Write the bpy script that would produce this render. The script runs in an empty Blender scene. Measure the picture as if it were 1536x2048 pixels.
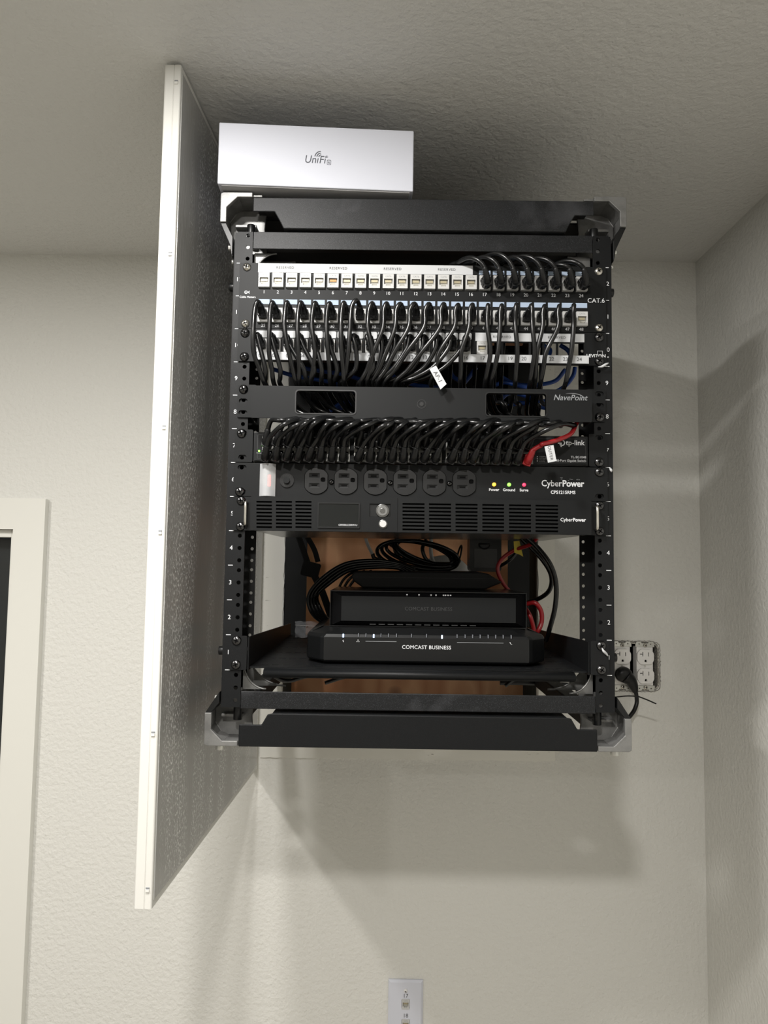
import bpy, bmesh, math, random
from math import sin, cos, pi, radians as R
from mathutils import Vector, Matrix
random.seed(7)
C = bpy.context.scene.collection
SC = bpy.context.scene
# ---------------------------------------------------------------- camera
F, PITCH, YAW, ROLL, CX, CZ, D, W = 1417.67, .069, -.0042, .0139, -.0427, .1414, .9161, .5388
CEIL, XR, FLOOR = .7776, .5998, -1.75
cy_, sy_, cp_, sp_ = cos(YAW), sin(YAW), cos(PITCH), sin(PITCH)
fw = Vector((sy_*cp_, cy_*cp_, sp_)); r0 = Vector((cy_, -sy_, 0)); u0 = r0.cross(fw)
rt = cos(ROLL)*r0 + sin(ROLL)*u0; up = -sin(ROLL)*r0 + cos(ROLL)*u0
cam = bpy.data.objects.new('camera', bpy.data.cameras.new('camera')); C.objects.link(cam)
cam.matrix_world = Matrix(((rt.x, up.x, -fw.x, CX), (rt.y, up.y, -fw.y, -D), (rt.z, up.z, -fw.z, CZ), (0, 0, 0, 1)))
cam.data.sensor_fit = 'VERTICAL'; cam.data.sensor_height = 24; cam.data.lens = 24*F/2048; cam.data.clip_start = .01
SC.camera = cam
SC.view_settings.view_transform = 'Standard'; SC.view_settings.look = 'None'; SC.view_settings.gamma = 1
SC.view_settings.use_curve_mapping = False; SC.view_settings.exposure = 0
w = bpy.data.worlds.new('world'); SC.world = w; w.use_nodes = True
w.node_tree.nodes['Background'].inputs[0].default_value = (.5, .55, .6, 1); w.node_tree.nodes['Background'].inputs[1].default_value = .05
LIGHTS = [((-.17, -1.22), 20.0, (1, .965, .92), .055), ((-1.14, -.72), 17.0, (1, .965, .92), .055), ((-.31, -.50), 13.0, (1, .975, .94), .05), ((-1.5, -2.5), 17.0, (1, .965, .92), .06)]
def at(px, py, Y):
    """a point of the place at depth Y, read off the photograph"""
    d = fw + rt*((px-768)/F) + up*((1024-py)/F); t = (Y+D)/d.y
    return Vector((CX+t*d.x, Y, CZ+t*d.z))
# ---------------------------------------------------------------- materials
MT = {}
def mat(name, col, rough=.5, metal=0, bump=None, speck=None, emit=None, alpha=None, trans=None, spec=.5, coat=0, mott=None):
    m = bpy.data.materials.new(name); m.use_nodes = True; nt = m.node_tree; b = nt.nodes['Principled BSDF']
    b.inputs['Base Color'].default_value = (*col, 1); b.inputs['Roughness'].default_value = rough; b.inputs['Metallic'].default_value = metal
    b.inputs['Specular IOR Level'].default_value = spec; b.inputs['Coat Weight'].default_value = coat
    tc = nt.nodes.new('ShaderNodeTexCoord')
    src = None
    if mott:      # (scale, other colour, amount)
        n = nt.nodes.new('ShaderNodeTexNoise'); n.inputs['Scale'].default_value = mott[0]; n.inputs['Detail'].default_value = 5
        nt.links.new(tc.outputs['Object'], n.inputs['Vector'])
        mx = nt.nodes.new('ShaderNodeMix'); mx.data_type = 'RGBA'; mx.inputs[6].default_value = (*col, 1); mx.inputs[7].default_value = (*mott[1], 1)
        mr = nt.nodes.new('ShaderNodeMapRange'); mr.inputs[1].default_value = mott[2]; mr.inputs[2].default_value = mott[3]
        nt.links.new(n.outputs['Fac'], mr.inputs[0]); nt.links.new(mr.outputs[0], mx.inputs[0]); nt.links.new(mx.outputs[2], b.inputs['Base Color']); src = mx.outputs[2]
    if speck:     # (scale vector, threshold, colour)
        mp = nt.nodes.new('ShaderNodeMapping'); mp.inputs['Scale'].default_value = speck[0]; nt.links.new(tc.outputs['Object'], mp.inputs['Vector'])
        n = nt.nodes.new('ShaderNodeTexNoise'); n.inputs['Scale'].default_value = 1; n.inputs['Detail'].default_value = 4; n.inputs['Roughness'].default_value = .7
        nt.links.new(mp.outputs[0], n.inputs['Vector'])
        mr = nt.nodes.new('ShaderNodeMapRange'); mr.inputs[1].default_value = speck[1]; mr.inputs[2].default_value = speck[1]+speck[3]
        nt.links.new(n.outputs['Fac'], mr.inputs[0])
        mx = nt.nodes.new('ShaderNodeMix'); mx.data_type = 'RGBA'; mx.inputs[6].default_value = (*col, 1); mx.inputs[7].default_value = (*speck[2], 1)
        if src: nt.links.new(src, mx.inputs[6])
        nt.links.new(mr.outputs[0], mx.inputs[0]); nt.links.new(mx.outputs[2], b.inputs['Base Color'])
    if bump:      # list of (scale, strength, distance)
        prev = None
        for sc, st, ds in bump:
            n = nt.nodes.new('ShaderNodeTexNoise'); n.inputs['Scale'].default_value = sc; n.inputs['Detail'].default_value = 3; nt.links.new(tc.outputs['Object'], n.inputs['Vector'])
            bp = nt.nodes.new('ShaderNodeBump'); bp.inputs['Strength'].default_value = st; bp.inputs['Distance'].default_value = ds
            nt.links.new(n.outputs['Fac'], bp.inputs['Height'])
            if prev: nt.links.new(prev.outputs[0], bp.inputs['Normal'])
            prev = bp
        nt.links.new(prev.outputs[0], b.inputs['Normal'])
    if emit: b.inputs['Emission Color'].default_value = (*emit[0], 1); b.inputs['Emission Strength'].default_value = emit[1]
    if trans: b.inputs['Transmission Weight'].default_value = trans
    if alpha is not None: b.inputs['Alpha'].default_value = alpha
    MT[name] = m; return m
mat('wall', (.63, .625, .59), .6, bump=[(115, .7, .0032), (330, .35, .001)])
mat('ceil', (.62, .617, .595), .62, bump=[(115, .75, .0036), (330, .35, .001)])
mat('trimw', (.68, .675, .63), .35)
mat('strip', (.68, .67, .62), .6, speck=((30, 30, 160), .66, (.18, .16, .13), .03))
mat('floor', (.45, .42, .37), .5)
mat('unlit_room', (.014, .016, .0165), .3)
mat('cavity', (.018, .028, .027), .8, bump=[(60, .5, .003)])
mat('doorwhite', (.64, .635, .60), .35)
def door_face():
    m = mat('doorgrey', (.30, .298, .285), .2, spec=.6); nt = m.node_tree; b = nt.nodes['Principled BSDF']; tc = [n for n in nt.nodes if n.type == 'TEX_COORD'][0]
    def noise(scale, det=3):
        mp = nt.nodes.new('ShaderNodeMapping'); mp.inputs['Scale'].default_value = scale; nt.links.new(tc.outputs['Object'], mp.inputs['Vector'])
        n = nt.nodes.new('ShaderNodeTexNoise'); n.inputs['Scale'].default_value = 1; n.inputs['Detail'].default_value = det; nt.links.new(mp.outputs[0], n.inputs['Vector']); return n.outputs['Fac']
    def rng(o, a, c):
        q = nt.nodes.new('ShaderNodeMapRange'); q.inputs[1].default_value = a; q.inputs[2].default_value = c; nt.links.new(o, q.inputs[0]); return q.outputs[0]
    def mth(op, a, c):
        q = nt.nodes.new('ShaderNodeMath'); q.operation = op
        for k, v in enumerate((a, c)):
            if isinstance(v, float): q.inputs[k].default_value = v
            else: nt.links.new(v, q.inputs[k])
        return q.outputs[0]
    cols = rng(noise((1, 16, 1.6), 2), .42, .60)                    # bright specks painted as glints on the bumps, in upright bands
    sp = mth('MULTIPLY', rng(noise((900, 330, 210), 2), .55, .63), cols)
    st = mth('MULTIPLY', rng(noise((900, 420, 26), 3), .56, .72), cols)
    k = mth('MAXIMUM', sp, mth('MULTIPLY', st, .55))
    mx = nt.nodes.new('ShaderNodeMix'); mx.data_type = 'RGBA'; mx.inputs[6].default_value = (.36, .358, .345, 1); mx.inputs[7].default_value = (.85, .85, .84, 1)
    nt.links.new(k, mx.inputs[0]); nt.links.new(mx.outputs[2], b.inputs['Base Color'])
    bp = nt.nodes.new('ShaderNodeBump'); bp.inputs['Strength'].default_value = .35; bp.inputs['Distance'].default_value = .0009
    nt.links.new(mth('ADD', noise((900, 260, 40), 3), mth('MULTIPLY', sp, .8)), bp.inputs['Height']); nt.links.new(bp.outputs[0], b.inputs['Normal'])
door_face()
mat('rackblack', (.0055, .006, .0066), .45, spec=.20, bump=[(1500, .6, .0002)], speck=((1300, 1300, 1300), .58, (.018, .019, .021), .14))
mat('railblack', (.0070, .0075, .0083), .45, spec=.26, bump=[(1500, .6, .0002)], speck=((1300, 1300, 1300), .56, (.055, .058, .064), .12), mott=(14, (.035, .036, .039), .6, .76))
mat('black', (.0042, .0045, .0048), .38, spec=.35)
mat('matblack', (.005, .0052, .0055), .6, spec=.25)
mat('gloss', (.003, .003, .0033), .22, spec=.3)
mat('adapterplate', (.035, .035, .035), .5)
mat('lcd', (.008, .009, .009), .15)
mat('faceblack', (.0058, .0064, .0068), .5, spec=.18)
mat('deepblack', (.003, .003, .003), .9, spec=.1)
mat('cord', (.0045, .0047, .005), .27, spec=.42)
mat('boot', (.0045, .0047, .005), .36, spec=.35)
mat('cast', (.21, .21, .205), .42, metal=.5, bump=[(900, .3, .0004)], mott=(60, (.16, .16, .157), .45, .65))
mat('castdark', (.16, .16, .155), .4, metal=.5)
mat('steel', (.62, .60, .55), .25, metal=1)
mat('blacksteel', (.09, .09, .092), .22, metal=1)
mat('zinc', (.55, .55, .52), .35, metal=.8)
mat('chassis', (.20, .20, .195), .25, metal=.9)
mat('print', (.62, .63, .65), .6)
mat('greyprint', (.22, .23, .24), .6)
mat('dimprint', (.022, .023, .024), .5)
mat('ink', (.06, .06, .062), .8, spec=.1)
mat('tape', (.50, .51, .52), .7, spec=.2)
mat('bluelabel', (.36, .44, .56), .7, spec=.2)
mat('jack', (.47, .47, .46), .5)
mat('contact', (.34, .30, .20), .4, metal=.3)
mat('jackin', (.33, .32, .28), .5)
mat('copper', (.22, .10, .035), .35, metal=.6)
mat('port', (.20, .20, .19), .35, metal=.8)
mat('boxwhite', (.57, .585, .65), .5)
mat('boxside', (.42, .42, .43), .5)
mat('logo', (.10, .105, .12), .7, spec=.1)
mat('red', (.28, .01, .013), .35)
mat('blue', (.01, .06, .30), .4)
mat('yellow', (.55, .42, .03), .5)
mat('whitecord', (.55, .55, .53), .4)
mat('recept', (.74, .73, .71), .35)
mat('jbox', (.22, .21, .19), .6, speck=((300, 300, 300), .52, (.5, .48, .42), .08))
mat('clear', (.75, .76, .78), .15, alpha=.45, mott=(40, (.9, .9, .9), .4, .7))
mat('film', (.5, .52, .55), .15, alpha=.25)
mat('redglow', (.6, .02, .02), .3, emit=((1, .03, .02), 3.2))
mat('amber', (1, .5, .1), .3, emit=((1, .36, .02), 3.2))
mat('greenled', (.2, .9, .1), .3, emit=((.25, 1, .08), 2.2))
mat('redled', (.8, .05, .12), .3, emit=((1, .05, .12), 1.1))
mat('blueled', (.6, .75, 1), .3, emit=((.45, .65, 1), 5))
mat('dimled', (.16, .17, .19), .3)
mat('lamp', (1, 1, 1), .3, emit=((1, .95, .88), 2))
def wood():
    m = bpy.data.materials.new('plywood'); m.use_nodes = True; nt = m.node_tree; b = nt.nodes['Principled BSDF']; b.inputs['Roughness'].default_value = .5
    tc = nt.nodes.new('ShaderNodeTexCoord'); mp = nt.nodes.new('ShaderNodeMapping'); mp.inputs['Scale'].default_value = (7, 1, 2.2)
    nt.links.new(tc.outputs['Object'], mp.inputs['Vector'])
    n = nt.nodes.new('ShaderNodeTexNoise'); n.inputs['Scale'].default_value = 1.3; n.inputs['Detail'].default_value = 2; nt.links.new(mp.outputs[0], n.inputs['Vector'])
    mu = nt.nodes.new('ShaderNodeMath'); mu.operation = 'MULTIPLY'; mu.inputs[1].default_value = 9; nt.links.new(n.outputs['Fac'], mu.inputs[0])
    fr = nt.nodes.new('ShaderNodeMath'); fr.operation = 'PINGPONG'; fr.inputs[1].default_value = 1; nt.links.new(mu.outputs[0], fr.inputs[0])
    cr = nt.nodes.new('ShaderNodeValToRGB'); e = cr.color_ramp.elements
    e[0].color = (.44, .185, .075, 1); e[1].color = (.62, .33, .165, 1)
    nt.links.new(fr.outputs[0], cr.inputs[0])
    # knots
    v = nt.nodes.new('ShaderNodeTexVoronoi'); v.inputs['Scale'].default_value = 6.5; nt.links.new(tc.outputs['Object'], v.inputs['Vector'])
    mr = nt.nodes.new('ShaderNodeMapRange'); mr.inputs[1].default_value = .08; mr.inputs[2].default_value = .16; nt.links.new(v.outputs['Distance'], mr.inputs[0])
    mx = nt.nodes.new('ShaderNodeMix'); mx.data_type = 'RGBA'; mx.inputs[6].default_value = (.17, .065, .03, 1)
    nt.links.new(mr.outputs[0], mx.inputs[0]); nt.links.new(cr.outputs[0], mx.inputs[7]); nt.links.new(mx.outputs[2], b.inputs['Base Color'])
    MT['plywood'] = m
wood()
# ---------------------------------------------------------------- mesh helpers
def tag(o, label=None, cat=None, group=None, kind=None):
    if label: o['label'] = label
    if cat: o['category'] = cat
    if group: o['group'] = group
    if kind: o['kind'] = kind
    return o
def empty(name, loc, label, cat, group=None):
    o = bpy.data.objects.new(name, None); C.objects.link(o); o.location = loc; o.empty_display_size = .01
    return tag(o, label, cat, group)
class MB:
    def __init__(s): s.v = []; s.f = []; s.m = []; s.sm = []; s.mats = []
    def mi(s, m):
        if m not in s.mats: s.mats.append(m)
        return s.mats.index(m)
    def add(s, vs, fs, m, smooth=False):
        k = len(s.v); s.v += [Vector(v) for v in vs]; i = s.mi(m)
        for f in fs: s.f.append([a+k for a in f]); s.m.append(i); s.sm.append(smooth)
        return s
    def box(s, x0, x1, y0, y1, z0, z1, m):
        vs = [(x, y, z) for x in (x0, x1) for y in (y0, y1) for z in (z0, z1)]
        return s.add(vs, [(0, 1, 3, 2), (4, 6, 7, 5), (0, 4, 5, 1), (2, 3, 7, 6), (0, 2, 6, 4), (1, 5, 7, 3)], m)
    def prism(s, poly, y0, y1, m, axis='y', smooth=False):
        """poly of (x,z) pairs run along y (or along x: poly of (y,z); along z: poly of (x,y))"""
        def P(a, b, c): return {'y': (a, c, b), 'x': (c, a, b), 'z': (a, b, c)}[axis]
        n = len(poly); vs = [P(a, b, y0) for a, b in poly] + [P(a, b, y1) for a, b in poly]
        s.add(vs, [list(range(n)), list(range(n, 2*n))[::-1]], m)
        k = len(s.v)-2*n; i = s.mi(m)
        for j in range(n): s.f.append([k+j, k+n+j, k+n+(j+1) % n, k+(j+1) % n]); s.m.append(i); s.sm.append(smooth)
        return s
    def tube(s, pts, r, m, n=8, caps=True):
        pts = [Vector(p) for p in pts]; rs = r if isinstance(r, (list, tuple)) else [r]*len(pts)
        t = (pts[1]-pts[0]).normalized(); a = t.orthogonal().normalized(); rings = []
        for i, p in enumerate(pts):
            t = (pts[min(i+1, len(pts)-1)]-pts[max(i-1, 0)])
            t = t.normalized() if t.length > 1e-9 else Vector((0, 1, 0))
            a = (a-t*a.dot(t)); a = a.normalized() if a.length > 1e-6 else t.orthogonal().normalized(); b = t.cross(a)
            rings.append([p+(a*cos(2*pi*k/n)+b*sin(2*pi*k/n))*rs[i] for k in range(n)])
        fs = [(i*n+k, i*n+(k+1) % n, (i+1)*n+(k+1) % n, (i+1)*n+k) for i in range(len(pts)-1) for k in range(n)]
        s.add([v for q in rings for v in q], fs, m, True)
        if caps:
            k = len(s.v)-n*len(pts); i = s.mi(m)
            s.f.append([k+j for j in range(n)][::-1]); s.m.append(i); s.sm.append(False)
            s.f.append([len(s.v)-n+j for j in range(n)]); s.m.append(i); s.sm.append(False)
        return s
    def cyl(s, p0, p1, r, m, n=20): return s.tube([p0, p1], r, m, n)
    def data(s, name, md):
        s.mi(m=m) if False else None
        return s
    def mesh(s, me, m, mtx=None):
        vs = [(mtx @ v.co if mtx else v.co.copy()) for v in me.vertices]
        return s.add(vs, [list(p.vertices) for p in me.polygons], m)
    def build(s, name, parent=None, bevel=0, seg=2, loc=None, recalc=True, kind=None):
        me = bpy.data.meshes.new(name); org = Vector(loc) if loc is not None else (parent_world(parent) if parent else Vector((0, 0, 0)))
        me.from_pydata([v-org for v in s.v], [], s.f)
        for m in s.mats: me.materials.append(MT[m])
        for p, i, sm in zip(me.polygons, s.m, s.sm): p.material_index = i; p.use_smooth = sm
        if recalc:
            bm = bmesh.new(); bm.from_mesh(me); bmesh.ops.recalc_face_normals(bm, faces=bm.faces); bm.to_mesh(me); bm.free()
        me.update(); o = bpy.data.objects.new(name, me); C.objects.link(o)
        if parent: o.parent = parent; o.location = org-parent_world(parent)
        else: o.location = org
        if bevel:
            b = o.modifiers.new('bevel', 'BEVEL'); b.width = bevel; b.segments = seg; b.limit_method = 'ANGLE'; b.angle_limit = R(40)
        if kind: o['kind'] = kind
        return o
def parent_world(o):
    v = Vector((0, 0, 0))
    while o: v += o.location; o = o.parent
    return v
def cr(pts, k=6):
    """smooth curve through points"""
    P = [Vector(p) for p in pts]; P = [P[0]*2-P[1]]+P+[P[-1]*2-P[-2]]; out = []
    for i in range(1, len(P)-2):
        a, b, c, d = P[i-1:i+3]
        for j in range(k):
            t = j/k; out.append(.5*((2*b)+(c-a)*t+(2*a-5*b+4*c-d)*t*t+(3*b-a-3*c+d)*t**3))
    out.append(P[-2]); return out
def circ(x, z, r, n=16): return [(x+r*cos(2*pi*k/n), z+r*sin(2*pi*k/n)) for k in range(n)]
def rrect(x0, x1, z0, z1, r, n=4):
    o = []
    for cx, cz, a in ((x1-r, z1-r, 0), (x0+r, z1-r, 90), (x0+r, z0+r, 180), (x1-r, z0+r, 270)):
        o += [(cx+r*cos(R(a+90*k/n)), cz+r*sin(R(a+90*k/n))) for k in range(n+1)]
    return o
def slot(x, z, wd, h): return rrect(x-wd/2, x+wd/2, z-h/2, z+h/2, min(wd, h)/2*.98)
def plate(mb, outer, holes, y0, y1, m):
    """flat plate in the x-z plane, pierced by holes"""
    K_ = 200
    cu = bpy.data.curves.new('t', 'CURVE'); cu.dimensions = '2D'; cu.fill_mode = 'BOTH'; cu.extrude = abs(y1-y0)/2*K_
    for pl in [outer]+list(holes):
        sp = cu.splines.new('POLY'); sp.points.add(len(pl)-1); sp.use_cyclic_u = True
        for q, (a, b) in zip(sp.points, pl): q.co = (a*K_, b*K_, 0, 1)
    o = bpy.data.objects.new('t', cu); C.objects.link(o); dg = bpy.context.evaluated_depsgraph_get()
    me = bpy.data.meshes.new_from_object(o.evaluated_get(dg))
    mb.mesh(me, m, Matrix(((1/K_, 0, 0, 0), (0, 0, -1/K_, (y0+y1)/2), (0, 1/K_, 0, 0), (0, 0, 0, 1))))
    bpy.data.objects.remove(o); bpy.data.curves.remove(cu); bpy.data.meshes.remove(me)
    return mb
_tc = {}
def text(mb, s, size, x, z, y, m, align='CENTER', sx=1, bold=0, shear=0, rot=0, space=1, M=None):
    """lettering on a face that looks towards -y (rot turns it within the face)"""
    key = (s, bold, shear, align, space)
    if key not in _tc:
        cu = bpy.data.curves.new('t', 'FONT'); cu.body = s; cu.size = 1; cu.align_x = align; cu.align_y = 'CENTER'; cu.offset = bold; cu.shear = shear; cu.space_character = space; cu.resolution_u = 3
        o = bpy.data.objects.new('t', cu); C.objects.link(o); dg = bpy.context.evaluated_depsgraph_get()
        me = bpy.data.meshes.new_from_object(o.evaluated_get(dg)); bpy.data.objects.remove(o); _tc[key] = me
    base = Matrix(((1, 0, 0, 0), (0, 0, -1, 0), (0, 1, 0, 0), (0, 0, 0, 1)))
    X = (M or Matrix.Translation((x, y, z))) @ Matrix.Rotation(rot, 4, 'Y') @ base @ Matrix.Diagonal((size*sx, size, size, 1))
    mb.mesh(_tc[key], m, X); return mb
def screw(mb, x, z, y, m='blacksteel', r=.0062, a=.4):
    prof = [(0, .0034), (.35, .0033), (.7, .0026), (.92, .0014), (1, 0)]; n = 18; vs = []; fs = []
    for k, (q, h) in enumerate(prof):
        for j in range(n): vs.append((x+r*max(q, .01)*cos(2*pi*j/n), y-h, z+r*max(q, .01)*sin(2*pi*j/n)))
    for k in range(len(prof)-1):
        for j in range(n): fs.append((k*n+j, k*n+(j+1) % n, (k+1)*n+(j+1) % n, (k+1)*n+j))
    mb.add(vs, fs, m, True)
    for q in (a, a+pi/2):
        c, s_ = cos(q), sin(q); l, t = r*.52, r*.12
        mb.add([(x+c*l*i-s_*t*j, y-.0036, z+s_*l*i+c*t*j) for i, j in ((-1, -1), (1, -1), (1, 1), (-1, 1))], [(0, 1, 2, 3)], 'deepblack')
    return mb
def screws(parent, pts, y, m='blacksteel', r=.0062):
    for k, (x, z) in enumerate(pts): screw(MB(), x, z, y, m, r, .3+1.1*k).build('screw', parent, recalc=False)
# ---------------------------------------------------------------- the room
def struct(o): o['kind'] = 'structure'; return o
XL, YB = -2.6, -3.4
O0, O1, OB, OT = -.2505, .2665, -.2175, .742            # the opening cut into the back wall
DX0, DX1, DZ = -1.62, -.797, .1955                      # doorway
JX0, JX1, JZ0, JZ1 = .398, .513, -.113, -.015           # outlet box cut-out
mb = MB()
plate(mb, [(XL, FLOOR), (XR+.1, FLOOR), (XR+.1, CEIL), (XL, CEIL)], [[(O0, OB), (O1, OB), (O1, OT), (O0, OT)], [(DX0, FLOOR+.001), (DX1, FLOOR+.001), (DX1, DZ), (DX0, DZ)], rrect(JX0, JX1, JZ0, JZ1, .016)], W, W+.013, 'wall')
struct(mb.build('wall_back', recalc=False))
struct(MB().box(XR, XR+.1, YB, W, FLOOR, CEIL, 'wall').build('wall_right'))
struct(MB().box(XL-.1, XL, YB, W+.013, FLOOR, CEIL, 'wall').build('wall_left'))
struct(MB().box(XL-.1, XR+.1, YB-.1, YB, FLOOR, CEIL, 'wall').build('wall_front'))
struct(MB().box(XL-.1, XR+.1, YB-.1, W+.5, CEIL, CEIL+.1, 'ceil').build('ceiling'))
struct(MB().box(XL-.1, XR+.1, YB-.1, W+.5, FLOOR-.1, FLOOR, 'floor').build('floor'))
# cavity behind the opening: stud faces and the plywood back
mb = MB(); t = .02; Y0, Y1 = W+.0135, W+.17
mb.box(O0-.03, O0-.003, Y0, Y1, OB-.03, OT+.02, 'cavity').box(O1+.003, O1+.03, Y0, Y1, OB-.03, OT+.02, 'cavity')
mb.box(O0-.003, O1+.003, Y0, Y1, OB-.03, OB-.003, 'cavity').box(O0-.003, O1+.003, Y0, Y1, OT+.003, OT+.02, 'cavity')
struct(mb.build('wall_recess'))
struct(MB().box(O0-.03, O1+.03, Y1+.0005, Y1+.02, OB-.03, OT+.02, 'plywood').build('wall_plywood'))
# bare border round the opening
mb = MB(); rag = []
S0, S1, SB, ST = -.2905, .301, -.2545, .775
n = 60
for k in range(n+1): rag.append((S0+(S1-S0)*k/n, SB+random.uniform(-.0012, .0012)))
rag += [(S1, ST), (S0, ST)]
hole = [(O0+random.uniform(-.002, .001), OB+(OT-OB)*k/80) for k in range(81)]+[(O1, OT)]+[(O1+random.uniform(-.001, .002), OT-(OT-OB)*k/80) for k in range(81)]
plate(mb, rag, [hole], W-.0035, W-.0002, 'strip'); struct(mb.build('trim_2', recalc=False))
# door casing, jamb and a dark slab standing in for the unlit room
mb = MB(); cw = .0635
prof = lambda x0, x1, z0, z1: mb.box(x0, x1, W-.016, W-.0002, z0, z1, 'trimw')
plate(mb, [(DX0-cw, FLOOR), (DX0, FLOOR), (DX0, DZ), (DX1-.006, DZ), (DX1-.006, FLOOR), (DX1+cw-.006, FLOOR), (DX1+cw-.006, DZ+cw), (DX0-cw, DZ+cw)], [], W-.016, W-.0002, 'trimw')
o = mb.build('trim_1', bevel=.003); struct(o)
mb = MB(); mb.box(DX1-.018, DX1-.0005, W+.0005, W+.12, FLOOR, DZ-.0005, 'trimw').box(DX0+.0005, DX1-.018, W+.0005, W+.12, DZ-.016, DZ-.0005, 'trimw').box(DX0+.0005, DX0+.018, W+.0005, W+.12, FLOOR, DZ-.016, 'trimw')
struct(mb.build('trim_3', bevel=.001))
mb = MB().box(DX0+.019, DX1-.019, W+.05, W+.09, FLOOR+.01, DZ-.018, 'unlit_room'); struct(mb.build('unlit_room_slab', bevel=.001))
# ceiling lights: the room's own lamps, and last an added fill lamp
for k, ((lx, ly), e, col, r) in enumerate(LIGHTS):
    root = empty('ceiling_light', (lx, ly, CEIL), ['round recessed ceiling light above the camera', 'round recessed ceiling light beyond the swung-out panel', 'round recessed ceiling light in front of the rack', 'added ceiling fill light in the back of the room'][k], 'ceiling light', 'recessed ceiling lights')
    mb = MB(); ro, ri = r+.022, r+.004
    vs = []; fs = []
    for j in range(32):
        a = 2*pi*j/32
        for q, z in ((ro, -.0004), (ro-.003, -.004), (ri, -.004), (ri, -.0004)): vs.append((lx+q*cos(a), ly+q*sin(a), CEIL+z))
    for j in range(32):
        for i in range(4): fs.append((j*4+i, ((j+1) % 32)*4+i, ((j+1) % 32)*4+(i+1) % 4, j*4+(i+1) % 4))
    mb.add(vs, fs, 'trimw', True).build('trim_ring', root)
    MB().cyl((lx, ly, CEIL-.0005), (lx, ly, CEIL-.003), r+.003, 'lamp', 32).build('lens', root)
    la = bpy.data.lights.new('bulb', 'AREA'); la.shape = 'DISK'; la.size = 2*r; la.energy = e; la.color = col
    lo = bpy.data.objects.new('bulb', la); C.objects.link(lo); lo.location = (0, 0, -.0045); lo.parent = root
# ---------------------------------------------------------------- the swung-out white panel (left)
hx, hz0, hz1 = -.2925, -.2725, .7725
nx, ny = -.3135, -.050
hy = W-.006
dv = Vector((hx-nx, hy-ny, 0)); L = dv.length; ang = math.atan2(-(dv.x), dv.y)  # rotation about z of +y axis
root = empty('wall_hatch', (nx, ny, hz0), 'tall white hinged wall panel swung open, grey inner face with painted glints towards the rack', 'panel door')
H = hz1-hz0
def rim(x0, x1, l, rr_, nn=5):
    return [(x1, l), (x0, l)]+[(x0+rr_-rr_*cos(R(90*k/nn)), rr_-rr_*sin(R(90*k/nn))) for k in range(nn+1)]+[(x1-.0012, 0), (x1, .0012)]
mb = MB().prism(rim(-.0225, -.0092, L-.012, .003), 0, H, 'doorwhite', axis='z'); P = [(mb, 'outer_panel', 0)]
m2 = MB().prism([(-.0008-a-.0092+.0000, b) if False else (-.0100-a, b) for a, b in rim(-.0091, -.0001, L-.012, .0022)], 0, H, 'doorwhite', axis='z'); P.append((m2, 'inner_frame', 0))
m3 = MB().box(-.0012, 0, .006, L-.02, .008, H-.008, 'doorgrey'); P.append((m3, 'inner_sheet', .0004))
for m_, nm, bv in P:
    o = m_.build(nm, bevel=bv, seg=3); o.parent = root
root.rotation_euler = (0, 0, ang)
for py in (160, 503, 850, 1060, 1463, 1775):
    z = at(320, py, ny).z-hz0
    m_ = MB().box(-.0085, -.004, -.0009, .0004, z-.0018, z, 'greyprint').box(-.0085, -.004, -.0016, .0004, z-.0055, z-.0022, 'doorwhite')
    o = m_.build('catch', bevel=.0004); o.parent = root
m_ = MB()
for zz in (H*.16, H*.5, H*.86): m_.cyl((-.004, L-.012, zz-.03), (-.004, L-.012, zz+.03), .004, 'doorwhite', 12)
o = m_.build('hinge'); o.parent = root
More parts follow.
